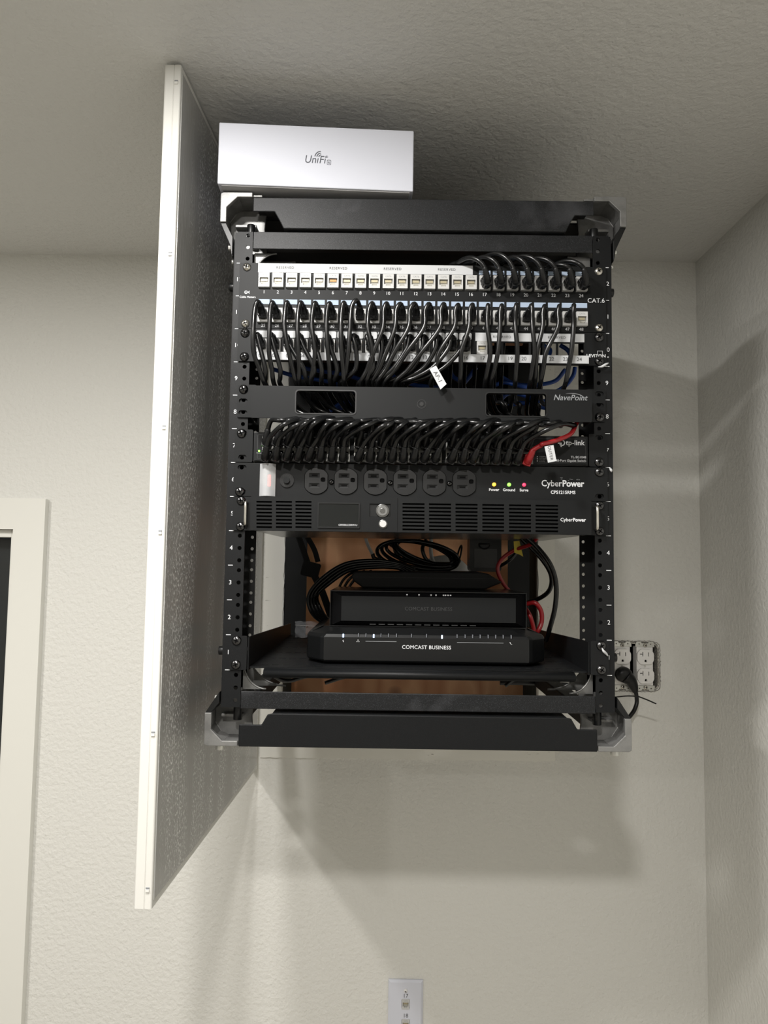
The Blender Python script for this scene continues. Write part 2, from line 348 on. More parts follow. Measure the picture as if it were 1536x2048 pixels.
# ---------------------------------------------------------------- rack
U = .04445
rack = empty('equipment_rack', (0, .25, -.0945), 'black open-frame twelve-space equipment rack with grey cast corners, mounted into the wall opening', 'rack')
PX0, PX1 = .2262, .2500
HX = .23255
zs = [U*n+d for n in range(-1, 13) for d in (.00635, .02223, .0381) if -.045 < U*n+d < .575]
zt, zb = .5765, -.0468
for sg in (-1, 1):
    mb = MB(); xs = sorted((sg*PX0, sg*PX1))
    plate(mb, [(xs[0], zb), (xs[1], zb), (xs[1], zt-.004), (xs[1]-.004 if sg > 0 else xs[1], zt), (xs[0]+.004 if sg < 0 else xs[0], zt), (xs[0], zt-(.004 if sg < 0 else 0))], [circ(sg*HX, z, .0027, 14) for z in zs], 0, .002, 'rackblack')
    mb.box(*sorted((sg*.2485, sg*.25)), .0021, .06, zb, zt, 'rackblack')
    mb.box(*sorted((sg*.2505, sg*.2522)), .006, .055, zb, zt-.008, 'matblack')
    xi = sorted((sg*.2222, sg*.2485))
    plate(mb, [(xi[0], zb), (xi[1], zb), (xi[1], zt), (xi[0], zt)], [circ(sg*.2273, z, .0022, 14) for z in zs], .058, .060, 'matblack')
    post = mb.build('front_post', rack, recalc=False)
    mb = MB()
    for n in range(0, 13):
        z = U*n
        if 0 < n: text(mb, str(n), .0080, sg*.2432, z-U/2, -.0003, 'print')
        mb.box(*sorted((sg*.2405, sg*.2467)), -.0003, -.0001, z-.0004, z+.0004, 'print')
    mb.build('lettering', post, recalc=False)
    # rear post
    mb = MB(); Yr = W-.015
    mb.box(*sorted((sg*.2035, sg*.247)), Yr, Yr+.002, -.09, .575, 'faceblack').box(*sorted((sg*.2455, sg*.247)), Yr+.002, Yr+.06, -.09, .575, 'matblack')
    mb.build('rear_post', rack)
    # side depth rails, top and bottom
    for zz in (.585, -.075): MB().box(*sorted((sg*.236, sg*.262)), .045, Yr+.05, zz-.012, zz+.012, 'matblack').build('side_rail', rack, bevel=.002)
    # side pins
    for z in ([at(460, 575, .03).z, at(440, 1301, .03).z] if sg < 0 else [at(1228, 586, .03).z, at(1228, 1315, .03).z]):
        MB().cyl((sg*.2523, .03, z), (sg*.262, .03, z), .0058, 'black', 18).build('side_pin', rack, bevel=.0006)
    for top in (1, -1):
        # cast corner
        def Z(v): return (.629-v) if top > 0 else (-.0945+v)      # v = distance from the outer edge
        mb = MB()
        fl = [(.2275, 0), (.266, 0), (.2695, .0015), (.270, .004), (.270, .041), (.2615, .041), (.2615, .0205), (.2472, .0065), (.2275, .0065)]
        mb.prism([(sg*a, Z(b)) for a, b in fl], -.004, .002, 'cast')
        mb.box(*sorted((sg*.2665, sg*.270)), .002, .048, *sorted((Z(.004), Z(.041))), 'cast')              # outer wall
        mb.box(*sorted((sg*.2155, sg*.2665)), .002, .048, *sorted((Z(.0005), Z(.0035))), 'cast')            # cap wall
        bk = [(.2155, .0035), (.2665, .0035), (.2665, .044), (.2540, .066), (.2150, .066), (.2150, .046), (.2168, .040), (.2180, .030), (.2170, .018)]
        mb.prism([(sg*a, Z(b)) for a, b in bk], .040, .044, 'cast')                                         # back web
        mb.prism([(sg*a, Z(b)) for a, b in [(.2270, .030), (.2560, .030), (.2560, .034), (.2270, .034)]], .026, .040, 'cast')
        mb.prism([(sg*a, Z(b)) for a, b in [(.2655, .012), (.2665, .02), (.2555, .0035), (.2470, .0035)]], .003, .040, 'cast')
        o = mb.build('corner_casting', rack, bevel=.0008)
        # diagonal leg down to the post
        lg = [(.270, .041), (.2625, .041), (.2528, .060), (.2528, .088), (.2545, .083), (.2560, .072)] if top > 0 else [(.270, .041), (.2625, .041), (.2528, .053), (.2528, .067), (.2560, .0625)]
        MB().prism([(sg*a, Z(b)) for a, b in lg], -.001, .042, 'black').build('corner_leg', rack, bevel=.0006)
        m_ = MB()
        bv_ = .067 if top > 0 else .0555; m_.cyl((sg*.2570, .018, Z(bv_)), (sg*.2625, .018, Z(bv_)), .0042, 'zinc', 6)
        m_.build('bolt', rack, bevel=.0003)
        if top > 0: MB().cyl((sg*.2535, .014, Z(.0885)), (sg*.2565, .014, Z(.0885)), .0035, 'zinc', 6).build('bolt', rack)
        MB().cyl((sg*.252, .008, Z(-.0001)), (sg*.252, .008, Z(-.0032 if top > 0 else -.0070)), .0055, 'zinc', 12).build('bolt', rack, bevel=.0005)
        # vertical pin between post and casting
        za, zb_ = (zt, .594) if top > 0 else (-.0470, -.066)
        MB().cyl((sg*.2325, .018, za), (sg*.2325, .018, zb_), .0056, 'black', 18).build('locating_pin', rack, bevel=.0005)
        # curved gusset inside the frame
        czz = .5535 if top > 0 else -.0262; mb = MB()
        for wd_, ht_, y_ in ((.030, .036, .014), (.052, .050, .040)):
            arc_ = [(.2262-wd_+wd_*cos(R(a)), czz-top*(ht_-ht_*sin(R(a)))) for a in range(0, 91, 9)]
            mb.prism([(sg*x, z) for x, z in arc_]+[(sg*.2262, czz)], y_, y_+.003, 'castdark')
            mb.tube([(sg*x, y_+.001, z) for x, z in arc_], .0014, 'castdark', 6)
        mb.build('corner_gusset', rack)
# big outer rails
def big_rail(top):
    def Z(v): return (.6215-v) if top else (-.0945+v)
    full = .0425 if top else .0415
    tabz = .0195 if top else .0275
    out = [(-.2262, 0), (.2262, 0), (.2262, tabz), (.2010, tabz), (.1935, tabz+.013), (.1890, full), (-.1850, full), (-.1900, tabz+.013), (-.1975, tabz), (-.2262, tabz)]
    mb = MB().prism([(a, Z(b)) for a, b in out], -.0055, -.003, 'railblack')
    mb.box(-.2262, .2262, -.003, .045, *sorted((Z(0), Z(.0025))), 'railblack')
    mb.box(-.1850, .1890, -.003, .04, *sorted((Z(full-.0025), Z(full))), 'railblack')
    if not top: mb.mats = ['rackblack']
    mb.build('outer_rail', rack, bevel=.0022, seg=3)
big_rail(True); big_rail(False)
for z0, z1 in ((.5538, .5775), (-.0487, -.0268)):
    MB().box(-.2260, .2260, .001, .003, z0, z1, 'railblack').box(-.2260, .2260, .003, .06, z1-.002 if z0 > 0 else z0, z1 if z0 > 0 else z0+.002, 'rackblack').build('inner_rail', rack, bevel=.0008)  # lower flange deepened to stop light leaking onto the wall below
MB().box(-.262, .262, .048, W-.02, .6150, .6175, 'matblack').build('top_shade_panel', rack)  # added black panel that keeps the gap under the top rail dark
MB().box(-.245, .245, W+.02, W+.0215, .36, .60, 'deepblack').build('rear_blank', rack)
for zz in (-.045, .57): MB().box(-.2034, .2034, W-.015, W+.01, zz-.012, zz+.012, 'matblack').build('rear_rail', rack, bevel=.001)
# ---------------------------------------------------------------- ears helper
EX = .2422
def ears(par, z0, z1, inner, m='faceblack', slots=True, y0=-.0025, y1=-.0003, sl=(.00635, .0381), r=.002, up_=0):
    mb = MB()
    for sg in (-1, 1):
        xs = sorted((sg*inner, sg*EX))
        hol = [slot(sg*(HX-.001), z0+s+up_, .0105, .0062) for s in sl] if slots else []
        plate(mb, rrect(xs[0], xs[1], z0, z1, r), hol, y0, y1, m)
        mb.build('mounting_bracket', par, recalc=False); mb = MB()
# ---------------------------------------------------------------- keystone jack
JP = .01815
def port_x(i, n=24): return -.2088+i*.01819
def jack_mesh():
    mb = MB(); a, h = .0073, .0094
    plate(mb, [(-a, -h), (a, -h), (a, h), (-a, h)], [[(-.0056, -.0040), (-.0032, -.0040), (-.0032, -.0062), (.0032, -.0062), (.0032, -.0040), (.0056, -.0040), (.0056, .0032), (-.0056, .0032)]], -.0045, -.0005, 'jack')
    mb.box(-a, a, -.0005, .016, -h, h, 'jack')
    text(mb, 'CAT6', .0032, 0, .0063, -.00462, 'greyprint')
    return mb
def contact_mesh(m='contact'):
    mb = MB().box(-.0052, .0052, -.0012, -.0007, -.0038, .0030, 'jackin').box(-.0030, .0030, -.0012, -.0007, -.0060, -.0038, 'jackin').box(-.0042, .0042, -.0022, -.0012, -.0010, .0022, m)
    return mb
_j = jack_mesh().build('jack'); _c = contact_mesh().build('contacts'); _c2 = contact_mesh('copper').build('contacts')
JM, CM_, CM2 = _j.data, _c.data, _c2.data
for o in (_j, _c, _c2): bpy.data.objects.remove(o)
def jack(parent, x, z, y=-.0025, cop=False, s=1):
    pw = parent_world(parent)
    o = bpy.data.objects.new('jack', JM); C.objects.link(o); o.parent = parent; o.location = Vector((x, y, z))-pw; o.scale = (s, 1, s)
    c = bpy.data.objects.new('contacts', CM2 if cop else CM_); C.objects.link(c); c.parent = o
    return o
# ---------------------------------------------------------------- upper patch panel (48 ports)
Z12T = 12*U
pp = empty('patch_bay', (0, 0, 10*U), 'tall black patch panel with two rows of numbered ports, printed CAT.6 at one end', 'patch panel', None)
ZR1 = at(845, 567.5, 0).z+.0004; ZR2 = at(845, 636.5, 0).z
mb = MB(); hl = []
for i in range(24):
    x = port_x(i)
    for z in (ZR1, ZR2): hl.append([(x-.0078, z-.0104), (x+.0078, z-.0104), (x+.0078, z+.0104), (x-.0078, z+.0104)])
hs = [slot(sg*HX, z, .0095, .0065) for sg in (-1, 1) for z in (10*U+.00635, 12*U-.00635)]
plate(mb, rrect(-EX, EX, 10*U+.0004, Z12T-.0004, .001), hl+hs, -.0025, -.0004, 'faceblack')
mb.box(-.2225, .2225, -.0004, .02, Z12T-.003, Z12T-.0008, 'faceblack').box(-.2225, .2225, -.0004, .02, 10*U+.0008, 10*U+.003, 'faceblack')
fp = mb.build('face_plate', pp, recalc=False)
for r_, z in ((0, ZR1), (1, ZR2)):
    for i in range(24): jack(pp, port_x(i), z, -.0022, cop=(r_ == 0 and i == 5))
mb = MB()
for i in range(24):
    text(mb, str(i+1), .0062, port_x(i)-.0002, ZR1-.0152, -.0027, 'print'); text(mb, str(i+25), .0058, port_x(i)-.0002, ZR2-.0133, -.0027, 'print')
text(mb, 'CAT.6', .0085, at(1191, 602, 0).x, at(1193, 603, 0).z, -.0027, 'print')
text(mb, 'Cable Matters', .0037, at(496, 596, 0).x, at(496, 595.5, 0).z, -.0027, 'print', bold=.012)
bx, bz = at(495, 586, 0).x, at(495, 586, 0).z
plate(mb, circ(bx-.0014, bz, .0022), [circ(bx-.0014, bz, .0014)], -.0028, -.0026, 'print'); mb.box(bx-.002, bx-.0008, -.0028, -.0026, bz-.0004, bz+.0004, 'print')
mb.prism([(bx+.0008, bz), (bx+.0035, bz+.0022), (bx+.0028, bz), (bx+.0035, bz-.0022)], -.0028, -.0026, 'print')
mb.build('lettering', pp, recalc=False)
for i in range(24): MB().box(port_x(i)-.0075, port_x(i)+.0075, -.0030, -.0026, ZR2+.0155, ZR2+.0220, 'bluelabel').build('label_strip', pp)
for i in range(16, 24): MB().box(port_x(i)-.0075, port_x(i)+.0075, -.0030, -.0026, ZR1+.0118, ZR1+.0172, 'bluelabel').build('label_strip', pp)
x1_ = at(945, 545, 0).x
mb = MB().box(at(517, 540, 0).x, x1_, -.0031, -.0026, ZR1+.0112, ZR1+.0236, 'tape')
for px in (571, 677, 785, 893): text(mb, 'RESERVED', .0047, at(px, 540, 0).x, ZR1+.0178, -.0033, 'ink', space=1.15)
o = mb.build('paper_label', pp, recalc=False); o['label'] = 'white paper tape printed RESERVED four times'
screws(pp, [(sg*HX, z) for sg in (-1, 1) for z in (10*U+.00635, 12*U-.00635)], -.0026, 'steel', .0056)
# ---------------------------------------------------------------- second patch panel (24 ports)
p2 = empty('patch_bay', (0, 0, 9*U), 'narrow black patch panel with a white number strip, under the two-row patch panel', 'patch panel')
ZL = at(845, 697, 0).z
mb = MB(); hl = []
def px2(i): return at(525+27.0*i if i < 16 else 963+27.4*(i-16), 697, 0).x
for i in range(24): hl.append([(px2(i)-.0076, ZL-.0078), (px2(i)+.0076, ZL-.0078), (px2(i)+.0076, ZL+.0086), (px2(i)-.0076, ZL+.0086)])
hs = [slot(sg*HX, z, .0095, .0065) for sg in (-1, 1) for z in (9*U+.00635, 10*U-.00635)]
plate(mb, rrect(-EX, EX, 9*U+.0004, 10*U-.0004, .001), hl+hs, -.0025, -.0004, 'faceblack')
mb.box(-.2200, .2172, -.0085, -.0025, 9*U+.0006, 9*U+.0026, 'faceblack').box(-.2225, .2225, -.0004, .02, 10*U-.003, 10*U-.0008, 'faceblack')
mb.build('face_plate', p2, recalc=False)
for i in range(17): jack(p2, px2(i), ZL, -.0022, s=.92)
for i in range(17):
    plate(MB(), rrect(px2(i)-.0083, px2(i)+.0083, ZL+.0113, ZL+.0205, .002), [], -.0031, -.0026, 'tape').build('label_window', p2, recalc=False)
mb = MB(); zs_ = at(845, 719, 0).z
mb.box(-.2150, .2172, -.0089, -.0030, zs_-.0052, zs_+.0052, 'tape')
for i in range(24): text(mb, '%02d' % (i+1), .0068, px2(i), zs_, -.0091, 'ink')
mb.build('number_strip', p2, recalc=False)
mb = MB().box(at(950, 680, 0).x, at(1167, 682, 0).x, -.0040, -.0033, ZL+.0098, ZL+.0208, 'tape')
for px in (1003, 1112): text(mb, 'RESERVED', .0047, at(px, 680, 0).x, ZL+.0155, -.0042, 'ink', space=1.15)
mb.build('paper_label', p2, recalc=False)
mb = MB(); lx_, lz_ = at(1190, 713, 0).x, at(1190, 713, 0).z
text(mb, 'LEVITON', .0060, lx_+.0006, lz_, -.0027, 'print', bold=.02, sx=1.05)
plate(mb, [(lx_+.0022, lz_+.0006), (lx_+.0092, lz_+.0006), (lx_+.0092, lz_+.0068), (lx_+.0022, lz_+.0068)], [[(lx_+.0027, lz_+.0011), (lx_+.0087, lz_+.0011), (lx_+.0087, lz_+.0063), (lx_+.0027, lz_+.0063)]], -.0028, -.0026, 'print')
plate(mb, circ(lx_+.0162, lz_-.0014, .0009, 10), [circ(lx_+.0162, lz_-.0014, .0005, 8)], -.0028, -.0026, 'print')
mb.build('lettering', p2, recalc=False)
screws(p2, [(sg*HX, z) for sg in (-1, 1) for z in (9*U+.00635, 10*U-.00635)], -.0026)
# ---------------------------------------------------------------- cable manager
mg = empty('cable_manager', (0, 0, .3256), 'black horizontal cable manager with a snap cover pierced by two windows', 'cable manager')
mz0, mz1 = .3258, .3692
for sg in (-1, 1):
    x_ = sorted((sg*.2150, sg*.2405)); plate(MB(), rrect(x_[0], x_[1], mz0, mz1, .003), [slot(sg*HX, mz0+s, .0115, .0065) for s in (.0062, .0217, .0372)], -.0025, -.0004, 'faceblack').build('mounting_bracket', mg, recalc=False)
mb = MB(); cz0, cz1 = at(845, 840, -.036).z, at(845, 775.5, -.036).z
cx0, cx1 = at(503, 800, -.036).x, at(1184, 810, -.036).x
w1 = [at(*p, -.036) for p in ((592, 826), (711, 783))]; w2 = [at(*p, -.036) for p in ((972, 831), (1092, 788))]
wr = [rrect(a.x, b.x, a.z, b.z, .0035) for a, b in (w1, w2)]
plate(mb, rrect(cx0, cx1, cz0, cz1, .002), wr, -.0365, -.0345, 'faceblack')
for sg, x in ((-1, cx0), (1, cx1)): mb.box(*sorted((x, x-sg*.002)), -.0345, -.0026, cz0, cz1, 'faceblack')
for a, b in (w1, w2): plate(mb, rrect(a.x-.0015, b.x+.0015, a.z-.0015, b.z+.0015, .0045), [rrect(a.x, b.x, a.z, b.z, .0035)], -.0372, -.0300, 'black')
plate(mb, circ((cx0+cx1)/2, (cz0+cz1)/2-.0005, .0058, 24), [circ((cx0+cx1)/2, (cz0+cz1)/2-.0005, .0050, 24)], -.0369, -.0362, 'black')
plate(mb, circ((cx0+cx1)/2, (cz0+cz1)/2-.0005, .0026, 20), [], -.0370, -.0362, 'black')
mb.build('cover', mg, recalc=False)
mb = MB(); q = at(1140, 796, -.036)
text(mb, 'NavePoint', .0100, q.x, q.z, -.0368, 'greyprint', shear=.25, bold=.008)
arc = [(q.x+.0005+.0165*cos(a)*1.0, -.0368, q.z-.0005+.0062*sin(a)) for a in [R(t) for t in range(-25, 118, 8)]]
mb.tube(arc, [.0001+.00045*sin(pi*k/(len(arc)-1)) for k in range(len(arc))], 'greyprint', 6)
mb.build('lettering', mg, recalc=False)
screws(mg, [(-HX, mz0+.0372), (HX, mz0+.0062)], -.0026)
# ---------------------------------------------------------------- network switch
sw = empty('network_switch', (0, 0, 6*U), 'black rack-mounted network switch with forty-eight ports full of patch cable plugs', 'network switch')
s0, s1 = 6*U+.0005, 7*U-.0012
ears(sw, s0, s1, .2185)
MB().box(-.2180, .2180, -.0008, .19, s0+.0005, s1-.003, 'black').build('chassis', sw, bevel=.0006)
plate(MB(), rrect(-.2165, .2165, s0+.002, s1-.0045, .001), [], -.0040, -.0008, 'faceblack').build('front_bezel', sw, bevel=.0008)
mb = MB(); plate(mb, rrect(-.212, .2135, s0+.0045, s1-.0070, .001), [rrect(-.2116, .2131, s0+.0049, s1-.0074, .001)], -.0043, -.0041, 'dimprint')
q = at(1148, 887, 0); text(mb, 'tp-link', .0094, q.x+.0004, q.z, -.0043, 'print', bold=.012)
q = at(1121.5, 887, 0)
mb.tube([(q.x+.0004+.0034*cos(a), -.0043, q.z+.0002+.0034*sin(a)) for a in [R(t) for t in range(-150, 160, 12)]], .0008, 'print', 6)
mb.box(q.x-.0048, q.x-.0010, -.0045, -.0043, q.z-.0012, q.z+.0004, 'print').box(q.x-.0014, q.x+.0002, -.0045, -.0043, q.z-.0052, q.z+.0004, 'print')
q = at(1148, 915.5, 0); text(mb, 'TL-SG1048', .0043, q.x+.0146, q.z, -.0043, 'print', 'RIGHT')
q = at(1148, 922.5, 0); text(mb, '48-Port Gigabit Switch', .0043, q.x+.0146, q.z, -.0043, 'print', 'RIGHT')
for k, s in enumerate(('1000Mbps', '10/100Mbps', 'activity')):
    q = at(1077, 914.5+k*4.2, 0); text(mb, s, .0027, q.x, q.z, -.0043, 'greyprint', 'LEFT'); mb.box(q.x-.003, q.x-.0018, -.0045, -.0043, q.z-.0005, q.z+.0005, 'print')
q = at(519.5, 907, 0); text(mb, 'Power', .0026, q.x, q.z, -.0043, 'greyprint')
mb.build('lettering', sw, recalc=False)
q = at(519.5, 903, 0); MB().cyl((q.x, -.0040, q.z), (q.x, -.0052, q.z), .0013, 'greenled', 12).build('power_led', sw)
SWX = [at(x, 915, 0).x for x in [537.6+21.55*k for k in range(8)]+[720+21.55*k for k in range(8)]+[902+21.4*k for k in range(8)]]
ZB, ZT = .2765, .2925
for g in range(3):
    xs = SWX[g*8:g*8+8]; mb = MB(); hl = [[(x-.0059, z-.0052), (x+.0059, z-.0052), (x+.0059, z+.0052), (x-.0059, z+.0052)] for x in xs for z in (ZB, ZT)]
    plate(mb, [(xs[0]-.0075, ZB-.0078), (xs[7]+.0075, ZB-.0078), (xs[7]+.0075, ZT+.0078), (xs[0]-.0075, ZT+.0078)], hl, -.0085, -.0041, 'port')
    mb.box(xs[0]-.007, xs[7]+.007, -.0050, -.0042, ZB-.007, ZT+.007, 'deepblack'); mb.build('port_block', sw, recalc=False)
screws(sw, [(-HX-.001, 7*U-.0065), (HX-.001, 6*U+.00635)], -.0026)
# ---------------------------------------------------------------- power distribution unit
pd = empty('power_strip', (0, 0, 5*U), 'black rack power distribution unit with six sockets and three indicator lights', 'power strip')
s0, s1 = 5*U+.0003, 6*U-.0006; zc = (s0+s1)/2
mb = MB(); hs = [slot(sg*(HX-.001), z, .0115, .0064) for sg in (-1, 1) for z in (s0+.006, s1-.006)]
plate(mb, rrect(-EX, EX, s0, s1, .001), hs, -.0030, -.0004, 'faceblack'); mb.box(-.2185, .2185, -.0004, .05, s0+.001, s1-.001, 'black'); mb.build('housing', pd, recalc=False)
def cut_circle(x, z, r, fx, n=40): return [(x+max(-fx, min(fx, r*cos(2*pi*k/n))), z+r*sin(2*pi*k/n)) for k in range(n)]
for k, px in enumerate((632.7, 692, 750.7, 809.8, 868.6, 928.5)):
    c = at(px, 962+.013*(px-632), -.003); x, z = c.x, c.z
    mb = MB(); sl = [[(x-.0092, z+d-.0016), (x+.0045, z+d-.0022), (x+.0025, z+d+.0022), (x-.0072, z+d+.0022)] for d in (.0077, -.0062)]
    plate(mb, cut_circle(x, z, .0170, .0146), [[(x-.0095, z+d-.0028), (x+.0045, z+d-.0028), (x+.0045, z+d+.0030), (x-.0095, z+d+.0030)] for d in (.0072, -.0060)]+[rrect(x+.0058, x+.0118, z-.0012, z+.0045, .0020)], -.0048, -.0031, 'black')
    mb.box(x-.012, x+.012, -.0034, -.00305, z-.011, z+.011, 'deepblack')
    for d in (.0072, -.0060):      # funnel-shaped slot
        a = [(x-.0095, -.0046, z+d-.0028), (x+.0045, -.0046, z+d-.0028), (x+.0045, -.0046, z+d+.0030), (x-.0095, -.0046, z+d+.0030)]
        b = [(x-.0060, -.0036, z+d-.0009), (x+.0015, -.0036, z+d-.0009), (x+.0015, -.0036, z+d+.0009), (x-.0060, -.0036, z+d+.0009)]
        mb.add(a+b, [(0, 1, 5, 4), (1, 2, 6, 5), (2, 3, 7, 6), (3, 0, 4, 7)], 'matblack')
    plate(mb, cut_circle(x, z, .0178, .0154), [cut_circle(x, z, .0171, .0147)], -.0034, -.0030, 'deepblack')
    mb.build('socket', pd, recalc=False)
for px in (663, 780.5, 899): c = at(px, 964+.013*(px-663), -.003); screw(MB(), c.x, c.z, -.0031, 'blacksteel', .0036).build('screw', pd, recalc=False)
c = at(574, 961, -.003); mb = MB().cyl((c.x, -.003, c.z), (c.x, -.0046, c.z), .0092, 'black', 28).cyl((c.x, -.0046, c.z), (c.x, -.0085, c.z), .0042, 'faceblack', 20)
for k, ch in enumerate('PRESS'): a = R(128-19*k); text(mb, ch, .0026, c.x+.0069*cos(a), c.z+.0069*sin(a), -.0047, 'dimprint', rot=pi/2-a)
for k, ch in enumerate('RESET'): a = R(-128+19*k); text(mb, ch, .0026, c.x+.0069*cos(a), c.z+.0069*sin(a), -.0047, 'dimprint', rot=-pi/2-a)
mb.build('reset_button', pd, bevel=.0003)
a, b = at(519, 991, -.006), at(552, 930, -.006)
mb = MB().box(a.x+.006, b.x-.006, -.0062, -.003, a.z+.006, b.z-.006, 'black').box(a.x+.0105, b.x-.006, -.0085, -.0062, a.z+.012, b.z-.013, 'redglow'); mb.build('rocker_switch', pd, bevel=.001)
mb = MB(); n = 12; prf = [(a.x+(b.x-a.x)*k/n, -.0062-.0085*sin(pi*(k+.6)/(n+1))) for k in range(n+1)]
vs = []; 
for x, y in prf: vs += [(x, y, a.z-.001), (x, y, b.z+.001)]
mb.add(vs, [(2*k, 2*k+2, 2*k+3, 2*k+1) for k in range(n)], 'clear', True)
for zz in (a.z-.001, b.z+.001): mb.add([(x, y, zz) for x, y in prf]+[(b.x, -.0032, zz), (a.x, -.0032, zz)], [list(range(n+3))], 'clear')
o = mb.build('switch_cover', pd); o['label'] = 'clear plastic cover over the red switch'
mb = MB()
for px, nm, mm in ((988, 'Power', 'amber'), (1018, 'Ground', 'greenled'), (1048, 'Surge', 'redled')):
    c = at(px, 969+.013*(px-988), -.003); MB().tube([(c.x, -.003, c.z), (c.x, -.0045, c.z), (c.x, -.0056, c.z)], [.0024, .0024, .0010], mm, 16).build('indicator_light', pd)
    text(mb, nm, .0050, c.x, c.z-.0069, -.0032, 'print', bold=.02)
c = at(1125, 967.5, -.003); text(mb, 'Cyber', .0115, c.x-.0008, c.z, -.0032, 'print', 'RIGHT', bold=.012, sx=.92); text(mb, 'Power', .0115, c.x-.0004, c.z, -.0032, 'print', 'LEFT', bold=.03, sx=.92)
c = at(1126, 985, -.003); text(mb, 'CPS1215RMS', .0058, c.x, c.z, -.0032, 'print', bold=.02)
for k in range(9): c = at(1112+random.uniform(0, 45), 958+random.uniform(-2, 8), -.003); mb.box(c.x, c.x+random.uniform(.001, .004), -.0033, -.0031, c.z, c.z+random.uniform(.0003, .0009), 'greyprint')
mb.build('lettering', pd, recalc=False)
screws(pd, [(-HX-.001, s0+.006), (HX-.001, s1-.006)], -.0031)
# ---------------------------------------------------------------- battery backup
ub = empty('battery_backup', (0, 0, 4*U), 'black one-space battery backup unit with vent grilles, display window and silver handles', 'battery backup')
s0, s1 = 4*U+.0004, 5*U-.0004; YU = -.012
ears(ub, s0, s1, .215, r=.001)
u0_, u1_ = at(501, 1030, YU).x, at(1183, 1040, YU).x
def slots(xa, xb, ya, yb, n, hl):
    for k in range(n):
        p, q = at(xa, ya+(yb-ya)*k/(n-1), YU), at(xb, ya+(yb-ya)*k/(n-1), YU); hl.append([(p.x, p.z-.0011), (q.x, p.z-.0011), (q.x, p.z+.0011), (p.x, p.z+.0011)])
hl = []
for xa, xb in ((513, 544), (552, 584), (591, 623)): slots(xa, xb, 1003.5, 1054, 8, hl)
for xa, xb in ((805, 849), (858, 902), (911, 955), (964.5, 1008), (1018, 1062), (1071, 1116)): slots(xa, xb, 1009+.013*(xa-900), 1060+.013*(xa-900), 8, hl)
wa, wb = at(739, 1033, YU), at(781, 1008, YU); hl.append([(wa.x, wa.z), (wb.x, wa.z), (wb.x, wb.z), (wa.x, wb.z)])
mb = MB(); plate(mb, rrect(u0_, u1_, s0, s1, .001), hl, YU-.0006, YU+.003, 'faceblack')
mb.box(u0_+.001, u1_-.001, YU+.0055, YU+.006, s0+.001, s1-.001, 'deepblack')
for sg, x in ((-1, u0_), (1, u1_)): mb.box(*sorted((x, x-sg*.002)), YU+.003, -.0005, s0, s1, 'faceblack')
mb.box(u0_, u1_, YU+.003, -.0005, s0, s0+.0015, 'faceblack').box(u0_, u1_, YU+.003, -.0005, s1-.0015, s1, 'faceblack')
sx_ = at(795, 1033, YU).x; mb.box(sx_-.0002, sx_+.0002, YU-.0008, YU-.0006, s0, s1, 'deepblack')
mb.build('front_cover', ub, recalc=False)
MB().box(-.2165, .2165, .001, .26, s0+.0002, s1-.001, 'chassis').build('chassis', ub, bevel=.0006)
a, b = at(635, 1056, YU), at(720, 1006, YU)
mb = MB(); plate(mb, rrect(a.x, b.x, a.z, b.z, .001), [rrect(a.x+.0014, b.x-.0014, a.z+.0018, b.z-.0014, .0005)], YU-.0022, YU-.0006, 'black'); mb.box(a.x+.0012, b.x-.0012, YU-.0012, YU-.0006, a.z+.0016, b.z-.0012, 'lcd')
mb.box(a.x+.0014, b.x-.0014, YU-.0020, YU-.0012, a.z+.0004, a.z+.0013, 'chassis')
text(mb, 'OR500LCDRM1U', .0032, b.x-.003, a.z+.0042, YU-.0014, 'print', 'RIGHT'); mb.build('display', ub, recalc=False)
mb = MB().box(wa.x, wb.x, YU+.0018, YU+.0054, wa.z, wb.z, 'black'); c = at(765, 1021.5, YU)
mb.cyl((c.x, YU+.0018, c.z), (c.x, YU-.0015, c.z), .0084, 'chassis', 28); mb.cyl((c.x, YU-.0015, c.z), (c.x, YU-.0024, c.z), .0066, 'castdark', 28); mb.cyl((c.x, YU-.0024, c.z), (c.x, YU-.0030, c.z), .0034, 'chassis', 20)
mb.build('power_button', ub, bevel=.0003)
c = at(766, 1048, YU); MB().cyl((c.x, YU-.0006, c.z), (c.x, YU-.0016, c.z), .0056, 'chassis', 24).cyl((c.x, YU-.0016, c.z), (c.x, YU-.0034, c.z), .0044, 'jack', 24).build('select_button', ub, bevel=.0006)
mb = MB(); c = at(1147, 1040, YU); text(mb, 'Cyber', .0062, c.x-.0014, c.z, YU-.0009, 'print', 'RIGHT', bold=.01); text(mb, 'Power', .0062, c.x-.0011, c.z, YU-.0009, 'print', 'LEFT', bold=.03); mb.build('lettering', ub, recalc=False)
for x in (at(490.5, 1034, -.012).x, at(1194.5, 1040, -.012).x):
    zc = (s0+s1)/2; mb = MB().tube(cr([(x, -.0026, zc-.0140), (x, -.0095, zc-.0145), (x, -.0125, zc-.0115), (x, -.0128, zc), (x, -.0125, zc+.0115), (x, -.0095, zc+.0145), (x, -.0026, zc+.0140)], 6), .0019, 'steel', 12); o = mb.build('handle', ub); o['label'] = 'silver bow handle'
screws(ub, [(sg*(HX-.001), z) for sg in (-1, 1) for z in (s0+.0052, s1-.0052)], -.0026, r=.0060)
# ---------------------------------------------------------------- shelf
sh = empty('rack_shelf', (0, .2, 0), 'black slotted rack shelf with side flanges carrying the modems', 'shelf')
SZ = .0038; SD = .40
ears(sh, .0006, U-.001, .2190, m='rackblack')
